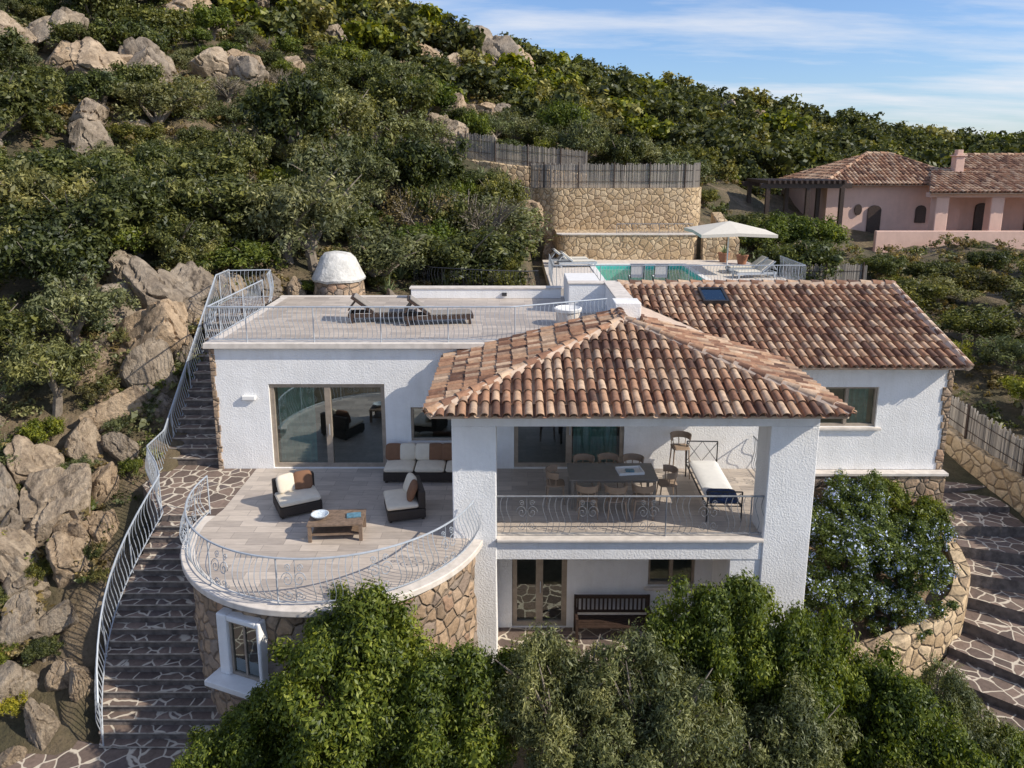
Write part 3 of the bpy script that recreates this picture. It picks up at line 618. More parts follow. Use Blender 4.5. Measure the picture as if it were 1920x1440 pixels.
# ------------------------------------------------------------------ neighbour house
Nn=thing('neighbour_house','pink plastered house with tiled hip roof and columned porch','house',(28,54,2.3))
mb=MB(); mb.box(21.7,31,52,60,1.8,5.9); mb.box(31,42,53,60,1.8,5.9); mb.obj('wall','pink',Nn)
for x in (27.6,31.2,35.0,39.0):
    mb=MB(); mb.box(x,x+.85,49.0,49.7,1.8,5.3); mb.obj('porch_column','pink',Nn,bevel=.05)
mb=MB(); mb.box(27.2,42,49.05,49.6,5.301,5.6); mb.obj('porch_beam','pink',Nn)
mb=MB(); mb.box(23.5,42,48.2,48.5,1.5,3.2); mb.box(27.2,42,48.5,52,1.5,2.5); mb.obj('porch_parapet','pink',Nn,bevel=.04)
for (x0,x1,z0,z1,y,nm) in ((24.6,25.5,2.5,4.6,51.95,'door'),(29.2,30.0,2.5,4.7,51.95,'door'),(32.6,33.6,2.5,4.7,52.95,'door'),(36.2,37.4,2.5,4.7,52.95,'door'),(27.9,28.6,3.4,4.6,51.95,'window')):
    p=[(x0,z0),(x1,z0)]+[((x0+x1)/2+(x1-x0)/2*math.cos(rad(a)),z1-.3+.3*math.sin(rad(a))) for a in range(0,181,30)]
    mb=MB(); k=len(p); mb.add([(a,y-.06,b) for a,b in p]+[(a,y+.04,b) for a,b in p],[tuple(range(k))]+[(i,i+k,(i+1)%k+k,(i+1)%k) for i in range(k)]); mb.obj(nm,'dwood',Nn)
mb=MB(); mb.lathe((0,0,0),[(.25,0),(.25,.1)],16); mb.v=[(23.9+a,51.97-c,4.3+b*1.5) for a,b,c in mb.v]; mb.obj('window','dwood',Nn)
mb=MB(); E=6.0
roofpoly(mb,[(21.1,51.4,E),(31.6,51.4,E),(27.6,56,8.0),(26,56,8.0)],.28,.5)
roofpoly(mb,[(21.1,60.6,E),(21.1,51.4,E),(26,56,8.0)],.28,.5)
roofpoly(mb,[(31.6,51.4,E),(31.6,60.6,E),(27.6,56,8.0)],.28,.5)
hipcap(mb,(21.1,51.4,E),(26,56,8),.15,.5); hipcap(mb,(31.6,51.4,E),(27.6,56,8),.15,.5); hipcap(mb,(26,56,8),(27.6,56,8),.15,.5)
roofpoly(mb,[(26.8,48.5,5.6),(43,48.5,5.6),(43,53.5,7.0),(29.5,53.5,7.0)],.28,.5)
roofpoly(mb,[(31.6,52.6,6.5),(43,52.6,6.5),(43,57,7.9),(33,57,7.9)],.28,.5)
hipcap(mb,(33,57,7.9),(43,57,7.9),.15,.5)
rn=mb.obj('roof',['tile','mortar'],Nn,smooth=True)
mb=MB(); mb.box(30.6,31.2,52.5,53.1,6.2,7.9); mb.box(30.5,31.3,52.4,53.2,7.9,8.0); mb.box(30.7,31.1,52.6,53.0,8.0,8.35); mb.obj('chimney','pink',rn,bevel=.03)
PG=thing('pergola','dark timber pergola beside pink house','pergola',(18.5,52,3))
mb=MB()
for x in np.arange(16.4,21.6,.35): mb.box(x,x+.14,48.5,53,6.2,6.4)
mb.box(16,21.9,48.7,48.95,5.9,6.2); mb.box(16,21.9,52.5,52.75,5.9,6.2); mb.obj('roof_slat','dwood',PG)
for x in (16.4,19,21.2):
    for y in (48.7,52.5): mb=MB(); mb.box(x,x+.25,y,y+.25,2.0,5.9); mb.obj('post','dwood',PG)

# ------------------------------------------------------------------ furniture
def PT(x,y,z,rx=0,ry=0,rz=0): return Matrix.Translation((x,y,z))@Matrix.Rotation(rz,4,'Z')@Matrix.Rotation(ry,4,'Y')@Matrix.Rotation(rx,4,'X')
def cushion(nm,mat,parent,T,a,b,c,e=.3): mb=MB(); mb.pillow(T,a,b,c,e); return mb.obj(nm,mat,parent,smooth=True)
def sofa(w,mods,name,label,pil):
    t=thing(name,label,'sofa' if mods>1 else 'armchair')
    mb=MB(); mb.box(-w/2,w/2,-.42,.42,.05,.27); mb.obj('base','wicker',t,bevel=.02)
    mb=MB(); mb.box(-w/2,w/2,.26,.42,.272,.68); mb.obj('backrest','wicker',t,bevel=.03)
    for sx in (-1,1):
        for sy in (-1,1): mb=MB(); mb.box(sx*(w/2-.07)-.03,sx*(w/2-.07)+.03,sy*.36-.03,sy*.36+.03,0,.05); mb.obj('foot','wicker',t)
    mw=w/mods
    for i in range(mods): cushion('seat_cushion','cream',t,PT(-w/2+mw*(i+.5),-.08,.34),mw/2-.01,.36,.09,.12)
    for (x,m_,rz) in pil: cushion('pillow',m_,t,PT(x,.16,.60,rad(68),0,rz),.22,.22,.09,.45)
    return t
s1=sofa(2.3,3,'sofa','dark wicker sofa with cream seats and brown and cream pillows',[(-.95,'brown',.0),(-.6,'cream',.1),(-.2,'cream',0),(.1,'brown',0),(.45,'brown',0),(.85,'cream',0)])
place(s1,(-2.05,17.7,.01))
c1=sofa(.95,1,'armchair','dark wicker armchair with cream cushion and brown pillow',[(-.2,'cream',.2),(.18,'brown',-.1)])
place(c1,(-4.95,15.95,.01),rad(28)); 
place(c1,(-2.45,15.75,.01),rad(-75))
def legs4(t,x,y,h,s,mat,nm='leg'):
    for sx in (-1,1):
        for sy in (-1,1): mb=MB(); mb.box(sx*x-s,sx*x+s,sy*y-s,sy*y+s,0,h); mb.obj(nm,mat,t)
ct=thing('coffee_table','low teak coffee table with slatted shelf','coffee table')
mb=MB(); 
for k in range(7): mb.box(-.58,.58,-.35+k*.1,-.255+k*.1,.36,.40)
mb.obj('table_top','wood',ct,bevel=.004); legs4(ct,.53,.3,.36,.035,'wood')
mb=MB(); mb.box(-.5,.5,-.28,.28,.12,.15); mb.obj('shelf','wood',ct)
place(ct,(-3.75,14.75,.01),rad(4))
mb=MB(); mb.lathe((0,0,0),[(.07,0),(.14,.04),(.19,.10),(.17,.10),(.12,.05),(.03,.02)],24); b=mb.obj('bowl','bowl',smooth=True,label='blue and white ceramic bowl on the coffee table',category='bowl'); b.location=(-4.1,14.7,.412)
mb=MB(); mb.box(-.15,.15,-.1,.1,0,.03); b=mb.obj('book','book',bevel=.004,label='blue covered book lying on the coffee table',category='book'); b.location=(-3.4,14.8,.412); b.rotation_euler=(0,0,.2)
dt=thing('dining_table','rectangular taupe outdoor dining table','table')
mb=MB(); mb.box(-1.02,1.02,-.48,.48,.715,.75); mb.obj('table_top','tablem',dt,bevel=.006)
mb=MB(); mb.box(-.97,.97,-.43,.43,.66,.714); mb.obj('table_apron','tablem',dt); legs4(dt,.94,.4,.66,.03,'tablem')
place(dt,(2.33,16.33,.005))
mb=MB(); mb.box(-.3,.3,-.2,.2,0,.015); mb.box(-.3,.3,-.2,-.18,.015,.06); mb.box(-.3,.3,.18,.2,.015,.06); mb.box(-.3,-.28,-.18,.18,.015,.06); mb.box(.28,.3,-.18,.18,.015,.06)
b=mb.obj('tray','linen',bevel=.004,label='white rectangular tray on the dining table',category='tray'); b.location=(2.75,16.3,.757); b.rotation_euler=(0,0,.12)
mb=MB(); mb.box(-.1,.1,-.07,.07,0,.03); b=mb.obj('book','book',label='small book lying in the white tray',category='book'); b.location=(2.75,16.3,.774)
def chair(name,label,sh,bh,mat):
    t=thing(name,label,'chair')
    mb=MB(); mb.pillow(PT(0,0,sh),.23,.22,.025,.4); mb.obj('seat',mat,t,smooth=True)
    for sx in (-1,1):
        for sy in (-1,1): mb=MB(); mb.tube([(sx*.18,sy*.17,sh),(sx*.22,sy*.21,0)],[.02,.013],6); mb.obj('leg',mat,t,smooth=True)
    mb=MB(); vs=[];fs=[]; K=14
    for i in range(K+1):
        a=rad(-15+210*i/K); r=.25
        for (rr,zz) in ((r,sh+bh*.55),(r+.02,sh+bh),(r-.01,sh+bh),(r-.03,sh+bh*.55)): vs.append((rr*math.cos(a),rr*.9*math.sin(a),zz))
    for i in range(K):
        for k in range(4): fs.append((4*i+k,4*i+4+k,4*i+4+(k+1)%4,4*i+(k+1)%4))
    mb.add(vs,fs+[(0,1,2,3),(4*K+3,4*K+2,4*K+1,4*K)])
    for a in (0,45,90,135,180): mb.tube([(.2*math.cos(rad(a)),.18*math.sin(rad(a)),sh),(.24*math.cos(rad(a)),.22*math.sin(rad(a)),sh+bh*.6)],.012,5)
    mb.obj('backrest',mat,t,smooth=True); return t
dc=chair('dining_chair','rounded taupe dining chair at the table',.45,.35,'chairm'); dc['group']='dining chairs around the table'
for x,y,r in ((1.75,17.05,0),(2.35,17.1,.05),(2.95,17.05,-.1),(1.7,15.6,math.pi),(2.33,15.55,math.pi+.1),(2.95,15.6,math.pi-.05),(1.02,16.35,math.pi/2),(3.65,16.35,-math.pi/2)): place(dc,(x,y,.005),r)
hs=chair('bar_stool','tall taupe bar stool with curved back against the wall',.78,.34,'chairm'); place(hs,(4.25,17.75,.005))
db=thing('daybed','wrought iron daybed with white mattress','daybed')
mb=MB(); mb.tube([(-.38,-1.2,.35),(-.38,1.2,.35)],.02); mb.tube([(.38,-1.2,.35),(.38,1.2,.35)],.02)
for y,hh in ((-1.2,.72),(1.2,.95)):
    for x in (-.38,.38): mb.tube([(x,y,0),(x,y,hh)],.018,6)
    mb.tube([(-.38,y,hh),(.38,y,hh)],.016,6); mb.tube([(-.38,y,.38),(.38,y,.38)],.012,6); mb.tube([(-.38,y,.42),(0,y,hh),(.38,y,.42)],.01,5); mb.tube([(-.38,y,hh-.03),(0,y,.42),(.38,y,hh-.03)],.01,5)
for y in np.arange(-1.0,1.01,.33): mb.tube([(-.38,y,.35),(.38,y,.35)],.01,4)
mb.obj('frame','iron',db,smooth=True)
cushion('mattress','linen',db,PT(0,.15,.44),.36,1.0,.08,.15); cushion('pillow','navy',db,PT(0,-.95,.5,rad(15)),.34,.22,.09,.4)
place(db,(4.75,16.5,.005),rad(-2))
def lounger(name,label,mf,mc):
    t=thing(name,label,'sun lounger')
    mb=MB(); mb.box(-.95,.95,-.33,-.27,.16,.26); mb.box(-.95,.95,.27,.33,.16,.26); mb.box(-.95,-.89,-.27,.27,.16,.26); mb.box(.89,.95,-.27,.27,.16,.26)
    for k in range(14): mb.box(-.28+k*.085,-.22+k*.085,-.27,.27,.24,.258)
    mb.obj('frame',mf,t); legs4(t,.85,.29,.16,.035,mf)
    T=PT(-.28,0,.26,0,rad(38),0); mb=MB(); mb.box(-.74,0,-.33,.33,0,.05,T=T); mb.box(-.60,-.56,-.28,.28,-.33,0,T=T); mb.obj('backrest',mf,t)
    mb=MB(); mb.box(-.70,.0,-.27,.27,.052,.11,T=T); mb.box(-.26,.90,-.27,.27,.262,.32); mb.obj('cushion',mc,t,bevel=.025); return t
l1=lounger('sun_lounger','dark wood sun lounger with raised back on roof terrace','dwood','taupe'); l1['group']='sun loungers on the roof terrace'
place(l1,(-3.65,20.7,TZ+.005),rad(6)); place(l1,(-2.05,20.4,TZ+.005),rad(8))
l2=lounger('sun_lounger','grey sun lounger beside the swimming pool','metal','canvas'); l2['group']='sun loungers by the pool'
for x,y,r in ((10.9,33.3,3.3),(11.0,34.6,3.2),(2.9,37.6,.1),(3.2,36.6,.15)): place(l2,(x,y,2.605),r)
def sling(name):
    t=thing(name,'folding deck chair with dark frame beside the pool','chair'); 
    mb=MB()
    for x in (-.28,.28): mb.tube([(x,-.3,0),(x,.3,.4),(x,.35,.95)],.02,5); mb.tube([(x,.35,0),(x,-.25,.42)],.02,5)
    for p in ((-.3,.0),(.35,.0),(.35,.95)): mb.tube([(-.28,p[0],p[1]),(.28,p[0],p[1])],.02,5)
    mb.obj('frame','iron',t,smooth=True)
    mb=MB(); mb.add([(-.26,-.25,.42),(.26,-.25,.42),(.26,.28,.4),(-.26,.28,.4),(.26,.34,.93),(-.26,.34,.93)],[(0,1,2,3),(3,2,4,5)]); mb.obj('seat','linen',t); return t
dk=sling('deck_chair'); dk['group']='deck chairs by the pool'
place(dk,(5.2,31.0,2.605),math.pi); place(dk,(6.2,31.0,2.605),math.pi)
U=thing('parasol','large beige square parasol shading the pool deck','parasol',(10.1,34.8,2.6))
mb=MB(); mb.tube([(10.1,34.8,2.6),(10.1,34.8,4.95)],.035,8); mb.obj('pole','linen',U,smooth=True)
mb=MB(); mb.box(9.8,10.4,34.5,35.1,2.605,2.68); mb.obj('foot','coping',U,bevel=.02)
mb=MB(); c=(10.1,34.8); r=1.7; vs=[(c[0],c[1],5.0)]+[(c[0]+a*r,c[1]+b*r,4.53) for a,b in ((-1,-1),(0,-1.0),(1,-1),(1,0),(1,1),(0,1),(-1,1),(-1,0))]
for i in (2,4,6,8): vs[i]=(vs[i][0],vs[i][1],4.60)
mb.add(vs+[(x,y,z-.14) for x,y,z in vs[1:]],[(0,i,i%8+1) for i in range(1,9)]+[(i,i+8,i%8+9,i%8+1) for i in range(1,9)]); mb.obj('canopy','canvas',U)
RB=thing('round_stone_basin','round pale stone basin on the roof terrace','basin',(1.55,20.2,TZ))
mb=MB(); mb.lathe((1.55,20.2,TZ+.005),[(.30,0),(.33,.05),(.33,.38)],28); mb.obj('pedestal','coping',RB,smooth=True)
mb=MB(); mb.lathe((1.55,20.2,TZ+.386),[(.37,0),(.39,.08),(.34,.1),(.28,.05),(.05,.03)],28); mb.obj('rim','white',RB,smooth=True)
bn=thing('garden_bench','dark slatted wooden bench against white wall','bench')
mb=MB()
for k in range(5): mb.box(-.85,.85,-.25+k*.1,-.17+k*.1,.42,.45)
mb.obj('seat','dwood',bn)
mb=MB(); mb.box(-.85,.85,.25,.29,.86,.94); mb.box(-.85,.85,.25,.29,.5,.55)
for k in range(17): mb.box(-.82+k*.1,-.78+k*.1,.255,.28,.55,.86)
mb.obj('backrest','dwood',bn)
for sx in (-1,1):
    mb=MB(); mb.box(sx*.86-.03,sx*.86+.03,-.27,.25,.62,.66); mb.obj('armrest','dwood',bn)
    mb=MB(); mb.box(sx*.86-.03,sx*.86+.03,-.27,-.21,0,.62); mb.obj('leg','dwood',bn); mb=MB(); mb.box(sx*.86-.03,sx*.86+.03,.25,.3,0,.94); mb.obj('leg','dwood',bn)
place(bn,(2.35,15.5,-3.045))
mb=MB(); pts=[]
for i in range(120): a=i*.35; r=.26+.05*math.sin(i*.9); pts.append((10.75+r*math.cos(a),17.6+r*.8*math.sin(a),-1.62+.001*i+.02*math.sin(i)))
mb.tube(pts,.018,5); mb.obj('garden_hose','yellow',smooth=True,label='coiled yellow garden hose lying on planter soil',category='hose')
def agave(name='agave'):
    mb=MB()
    for i in range(26):
        a=i*2.4; L=R.uniform(.6,1.0); el=rad(25+55*(i/26))
        d=Vector((math.cos(a),math.sin(a),0)); sd=Vector((-math.sin(a),math.cos(a),0)); vs=[]
        for k in range(6):
            s=k/5; w=.055*(1-s)**.6+.002; p=d*(L*s*math.cos(el))+Vector((0,0,L*s*math.sin(el)-.25*L*s*s*math.cos(el))); vs+=[p+sd*w,p-sd*w]
        mb.add(vs,[(2*k,2*k+1,2*k+3,2*k+2) for k in range(5)])
    return mb.obj(name,'agave',label='spiky grey green agave plant',category='plant',group='agave plants')
ag=agave()
for x,y,z,s in ((13.2,37.5,2.1,1.3),(12.7,38.6,2.2,1.0),(15,37,2,1.2),(-3.9,30,None,1.2),(-2.6,29,None,1.0),(-4.6,27.4,None,.9),(-4.4,29,None,1.1),(-.5,44.2,None,1.2),(-1.8,44.4,None,1.0),(1.0,31.5,2.0,.8),(-1,29.3,None,1)):
    place(ag,(x,y,(h1(x,y) if z is None else z)),R.uniform(0,6),s)
pt=thing('potted_agave','agave in a terracotta pot on the pool deck','plant'); mb=MB(); mb.lathe((0,0,0),[(.2,0),(.28,.4),(.31,.42),(.31,.48),(.26,.48),(.24,.42)],20); mb.obj('pot','pot',pt,smooth=True)
ob=ag.copy(); ob.name='foliage'; 
for k in list(ob.keys()):
    if k in('label','category','group'): del ob[k]
col.objects.link(ob); ob.parent=pt; ob.location=(0,0,.42); ob.scale=(.6,.6,.6); ob.rotation_euler=(0,0,0); CH[ob.name]=[]; CH[pt.name].append(ob)
pt['group']='potted plants'
place(pt,(11.6,37.4,2.605)); place(pt,(10.9,38.2,2.605),1)

# ------------------------------------------------------------------ rocks
def rockmesh(seed):
    bm=bmesh.new(); bmesh.ops.create_icosphere(bm,subdivisions=5,radius=1)
    rr=random.Random(seed); off=Vector((seed*7.3,seed*3.1,seed))
    cuts=[(Vector((rr.uniform(-1,1),rr.uniform(-1,1),rr.uniform(-.7,.9))).normalized(),rr.uniform(.42,.78)) for _ in range(15)]
    for v in bm.verts:
        p=v.co.copy()
        p*=1+.12*ns.noise(p*1.2+off)
        for nrm,d in cuts:
            e=p.dot(nrm)-d
            if e>0: p-=nrm*e*.94
        c=abs(ns.noise(p*2.0+off)); p*=1+.06*ns.noise(p*3+off)+.035*ns.noise(p*8+off)-.18*max(0,.10-c)/.10
        v.co=p
    me=bpy.data.meshes.new('boulder'); bm.to_mesh(me); bm.free(); me.materials.append(M['rock'])
    me.polygons.foreach_set('use_smooth',[True]*len(me.polygons)); me.set_sharp_from_angle(angle=rad(28)); return me
RM=[rockmesh(i+1) for i in range(9)]
ROCKS=[]
def rock(x,y,s,dz=0,flat=1.0,rz=None):
    ob=reg('boulder',R.choice(RM),None,Vector((x,y,h1(x,y)+dz*s)),label='weathered tan granite boulder among scrub',category='rock',group='granite boulders on the hillside')
    ob.scale=(s*R.uniform(.8,1.5),s*R.uniform(.8,1.2),s*flat*R.uniform(.75,1.15)); ob.rotation_euler=(R.uniform(-.4,.4),R.uniform(-.4,.4),R.uniform(0,6.28) if rz is None else rz); ROCKS.append((x,y,s))
for (x,y,s,nn_,sp) in ((-21.5,43,2.1,9,3.2),(-19,40,1.5,5,2.0),(-15.5,49,1.7,8,3.2),(-14,64,2.2,7,5),(-1.5,76,3.2,4,3.5),(-5.5,69,2.2,6,4),(-3.5,56,1.7,8,2.5),(-19,73,2.5,5,6),(29,93,3.0,5,4),(-26.5,43,1.7,7,3.4),(-30,52,2.0,6,5),(-24,56,2.0,7,5),(-10,58,1.7,7,5),(-26,37,1.4,5,3),(-18,34,1.4,4,3),(-3.5,50,1.6,7,2.0),(-7,45,1.3,4,2),(-12,42,1.3,5,2.5)):
    for k in range(nn_): rock(x+R.gauss(0,sp*.6),y+R.gauss(0,sp*.5),s*R.uniform(.4,1.15),.22,.9)
for (x,y,s) in ((-10.6,21.6,1.1),(-10.9,23.2,1.2),(-11.9,22.6,1.1),(-10.3,20.2,.8),(-10.5,19.2,.7),(-9.9,22.6,.7),(-10.3,24.3,.9),(-10.1,18.3,.55),(-10.1,17.2,.5),(-10.9,16.5,.85),(-12.0,16.2,.8),(-10.0,15.5,.6),(-11.2,15.2,.8),(-9.8,14.4,.5),(-10.5,14.2,.65),(-11.8,14.4,.75),(-10.2,13.3,.5),(-9.3,13.6,.35),(-9.3,12.8,.4),(-9.7,16.3,.45),(-9.6,19.6,.4),(-9.7,21.3,.5),(-9.7,25,.6),(-8.6,25.6,.5),(-7.6,25.8,.45),(-4.2,26.4,.5),(-3.2,26.2,.4),(-4.8,25.5,.4),(2.2,41,.7),(.9,40.3,.8),(.2,39.5,.9),(-.5,38.5,.8),(-1.7,37,.8),(.6,38,.7),(-8.9,13.5,.35),(-11.0,18.0,.6),(-11.6,17.2,.7),(-12.6,24.2,1.0),(-12.6,15.0,.7),(-10.3,16.0,.5),(-11.6,15.8,.5),(-10.8,14.9,.5)):
    rock(x,y,s*1.1,.2,1.35)
for k in range(50): 
    x=R.uniform(-14,-9.6); y=R.uniform(12.2,25); rock(x,y,R.uniform(.2,.5),.2)
for k in range(10): rock(R.uniform(10,14),R.uniform(10,12.8),R.uniform(.15,.4),.1)

# ------------------------------------------------------------------ vegetation
def leaves(cent,crad,per,size,rs,wr=.45,inner=.25):
    k=len(cent); N_=k*per
    C=np.repeat(cent,per,0); r=np.repeat(crad,per)
    d=rs.normal(size=(N_,3)); d/=np.linalg.norm(d,axis=1)[:,None]
    inn_=rs.rand(N_)<inner
    f=np.where(inn_,rs.rand(N_)*.7,.72+.38*rs.rand(N_)**1.5)
    p=C+d*(r*f)[:,None]*np.array([1,1,.85])
    nrm=d+rs.normal(size=(N_,3))*.55+np.array([0,0,.35]); nrm/=np.linalg.norm(nrm,axis=1)[:,None]
    a=rs.normal(size=(N_,3)); t=np.cross(nrm,a); t/=np.linalg.norm(t,axis=1)[:,None]; b=np.cross(nrm,t)
    L=size*(.7+.7*rs.rand(N_))*np.where(inn_,2.0,1.0); Wd=L*wr
    t=t*L[:,None]*.5; b=b*Wd[:,None]*.5
    v=np.stack([p-t,p+b,p+t,p-b],1).reshape(-1,3)
    return v,np.arange(N_*4).reshape(-1,4)
def crownpts(k,rs,low=-.35,flat=.8,cr=(.2,.36)):
    d=rs.normal(size=(k,3)); d/=np.linalg.norm(d,axis=1)[:,None]; d[:,2]=np.where(d[:,2]<low,-d[:,2],d[:,2])
    ph=rs.rand(3)*6.28
    f=.25+.6*rs.rand(k)**.6; lump=1+.28*np.sin(d[:,0]*4+ph[0])*np.cos(d[:,1]*4+ph[1])+.12*np.sin(d[:,2]*7+ph[2])
    c=d*(f*lump)[:,None]; c[:,2]*=flat
    return c,cr[0]+(cr[1]-cr[0])*rs.rand(k)
def trunkmesh(seed,ends,base_z=-1.3,r=.09,tw=8):
    rr=random.Random(seed); mb=MB(); lean=Vector((rr.uniform(-.15,.15),rr.uniform(-.15,.15),0))
    fk=lean+Vector((0,0,-.45)); mb.tube([Vector((0,0,base_z)),Vector((lean.x*.3,lean.y*.3,(base_z-.45)/2)),fk],[r*1.25,r,r*.9],7)
    for k in range(tw):
        e=Vector(ends[int(rr.random()*len(ends))])*.9; mid=fk.lerp(e,.5)+Vector((rr.uniform(-.1,.1),rr.uniform(-.1,.1),.08)); mb.tube([fk,mid,e],[r*.6,r*.35,r*.1],5)
        for _ in range(2):
            e2=e+Vector((rr.uniform(-.3,.3),rr.uniform(-.3,.3),rr.uniform(-.1,.3))); mb.tube([mid,mid.lerp(e2,.6)+Vector((0,0,.04)),e2],[r*.25,r*.15,r*.05],4)
    return mb
def treekind(name,label,cat,mat,seed,k=60,per=110,size=.075,flat=.8,cr=(.2,.36),wr=.45,group='trees and shrubs on the hillside',inner=.25,base_z=-1.3,tw=8,extra=None):
    rs=np.random.RandomState(seed); t=thing(name,label,cat,group=group); c,r=crownpts(k,rs,flat=flat,cr=cr)
    v,q_=leaves(c,r,per,size,rs,wr,inner); mats=[mat]; mi=None
    if extra:
        # flowers come in heads: only some clumps carry many, the others few
        mats=[mat,extra]; pr=np.repeat(np.where(rs.rand(k)<.4,.22,.03),per); mi=(rs.rand(len(q_))<pr).astype(int)
    trunkmesh(seed,c,base_z,tw=tw).obj('trunk','bark',t,smooth=True)
    reg('crown',npmesh('crown',v,q_,mats,mi),t); return t
KA=[treekind('maquis_tree','dense dark green maquis tree on the slope','tree','leaf_a',s,80,105,.072,f,cr=(.13,.30)) for s,f in ((11,.75),(12,.9),(13,.7))]
KB=[treekind('olive_tree','grey green wild olive tree on the slope','tree','leaf_b',s,72,95,.066,f,cr=(.12,.28),wr=.35) for s,f in ((21,.85),(22,.7))]
KC=[treekind('mastic_shrub','bright green mastic shrub on the slope','shrub','leaf_c',31,60,105,.08,.65,cr=(.14,.32))]
KD=[treekind('yellow_green_shrub','yellow green shrub on the slope','shrub','leaf_d',41,36,90,.08,.8,cr=(.15,.3))]
KE=[treekind('bare_tree','half bare grey tree with thin twigs','tree','leaf_e',51,70,34,.05,.8,cr=(.18,.34),inner=.1,tw=40)]
TH=.9
def tree(kinds,x,y,s,zs=1.0,z=None,label=None,up=.85):
    t=R.choice(kinds); zz=h1(x,y) if z is None else z
    sz=s*zs*R.uniform(.85,1.15)
    return place(t,(x,y,zz+sz*TH*up),R.uniform(0,6.28),(s*R.uniform(.85,1.2),s*R.uniform(.85,1.2),sz),label)
def clear(x,y,m=0):
    def inr(a,b,c,d): return a-m<x<b+m and c-m<y<d+m
    if inr(-9.3,13.2,8,25.3) or inr(-6.9,3,25,27.4) or inr(.8,13,25,31) or inr(1.0,12.6,27.5,39) or inr(.2,12.3,39,47) or inr(-4.5,2,44,47.5) or inr(20.8,43,47,61) or inr(14,22,43.5,54.5): return False
    if y<11 : return False
    if x<-6 and y<13.6: return False
    if inr(12,14.6,14,24): return False
    return True
tree([KB[0]],-7.4,28,2.2,1.05,label='large grey green olive tree beside the domed oven'); tree([KA[0]],-10.5,28.5,2.3,.9); tree([KB[1]],-13,27,2.0,.9); tree(KE,-1.4,34,2.0,.95); tree(KE,-4.2,33,1.7,.9)
tree([KA[1]],-4.3,37,2.4,1.0); tree([KB[1]],-7.5,33,2.7,1.1); tree([KA[0]],-10.5,37,2.9,1.0)
for x,y,s in ((13.6,40.5,1.5),(15,41,1.8),(16.6,40,1.6),(14.4,43,1.3)): tree(KC,x,y,s,.9)
for x,y,s in ((16.5,31,1.5),(18.5,32,1.7),(20.5,33,1.6),(18,28,1.5),(22.5,31,1.8),(15.3,28,1.0),(17.3,25,1.3),(20,26,1.6),(23,27,1.7),(25,34,1.8),(21,37,1.5),(25,39,1.4),(29,38,1.5),(18.5,37,1.2)): tree(KA+KB,x,y,s,.75)
for x,y,s in ((16.2,22.5,.9),(15.6,25.8,.9),(16.5,19.5,1.0),(15.4,17.3,.7)): tree(KD,x,y,s,.9)
for x,y,s in ((17.5,22,1.2),(18.8,19,1.5),(16.3,16,1.1),(20.5,22.5,1.6),(17.8,13.5,1.3),(15.2,13.2,.8)): tree(KA+KC,x,y,s,.8)
tree([KB[0]],-12.1,18.8,1.55,1.05,label='large grey green olive tree among granite rocks'); tree([KB[1]],-12.2,20.6,1.5,1); tree([KA[0]],-13.6,22,1.8,1); tree([KA[1]],-13.8,24,2.0,1); tree([KA[2]],-12.9,25.8,1.8,1); tree([KB[0]],-15.5,24.5,2.0,1)
for x,y,s in ((-14.5,19.5,1.6),(-16.5,22,1.8),(-13.8,17.4,1.1),(-16,27,2.2),(-19,25,2.2),(-11.4,25.6,1.2),(-13.2,13.8,.8),(-12.3,16.9,.7),(-11.2,19.3,.6)): tree(KA+KB,x,y,s,.95,up=.65)
for x,y,s in ((-10.5,15.1,.42),(-11.3,13.5,.5),(-10.0,12.9,.4),(-11.9,15.5,.6),(-10.8,17.4,.55),(-9.9,19.4,.35),(-10.9,12.9,.45),(-9.3,15.2,.3),(-10.4,16.5,.4),(-9.7,17.8,.35),(-11.9,17.9,.65),(-10.7,20.6,.4),(-10.1,22.0,.4),(-9.8,13.8,.38),(-10.4,18.7,.5),(-11.3,21.2,.5),(-11.1,14.5,.45),(-9.6,23.8,.4),(-11.5,16.6,.5),(-9.6,15.6,.3),(-10.6,13.7,.4)): tree(KC+KD+KB+KA,x,y,s,.9,up=.7)
for x,y,s in ((-5.2,29,.9),(-3,30.3,.8),(-1,30.2,.7),(.4,30,.5),(-2.3,27.9,.4),(-5,27.6,.5),(-.4,33,.9),(-.8,35.7,.9),(13.4,30,.7),(14,31.5,.7),(-7.3,25.9,.55)): tree(KA+KC,x,y,s,.8)
pl=[]
for it in range(9000):
    y=R.uniform(24,62); x=R.uniform(-.82,.82)*y
    if not clear(x,y,.8): continue
    if x>14 and y<48: continue
    if any((x-a)**2+(y-b)**2<(c*.95)**2 for a,b,c in ROCKS if c>1.0): continue
    s=R.choice((R.uniform(.8,1.3),R.uniform(1.3,2.0),R.uniform(1.8,2.6)))
    if any((x-a)**2+(y-b)**2<(.66*(s+c))**2 for a,b,c in pl): continue
    if any(0<(b-y)<c*2.0 and abs(x-a*y/b)<c*.6 for a,b,c in ROCKS if c>1.5) and s>1.5: continue
    pl.append((x,y,s))
pl.sort(key=lambda p:math.hypot(p[0],p[1])); 
ind=pl[:175]; rest=pl[175:]
for x,y,s in ind:
    k=R.random(); tree(KA if k<.46 else KB if k<.80 else KC if k<.92 else KD if k<.96 else KE,x,y,s*1.08,R.choice((.8,.95,1.15)),up=.66)
for it in range(26000):
    y=R.uniform(60,112); x=R.uniform(-.8,.85)*y
    if not clear(x,y,.5): continue
    if any((x-a)**2+(y-b)**2<(c*1.0)**2 for a,b,c in ROCKS if c>1.5): continue
    s=R.uniform(1.2,3.0)
    if len(rest)>1300: break
    if any((x-a)**2+(y-b)**2<(.6*(s+c))**2 for a,b,c in rest[-700:]): continue
    rest.append((x,y,s))
rs=np.random.RandomState(77)
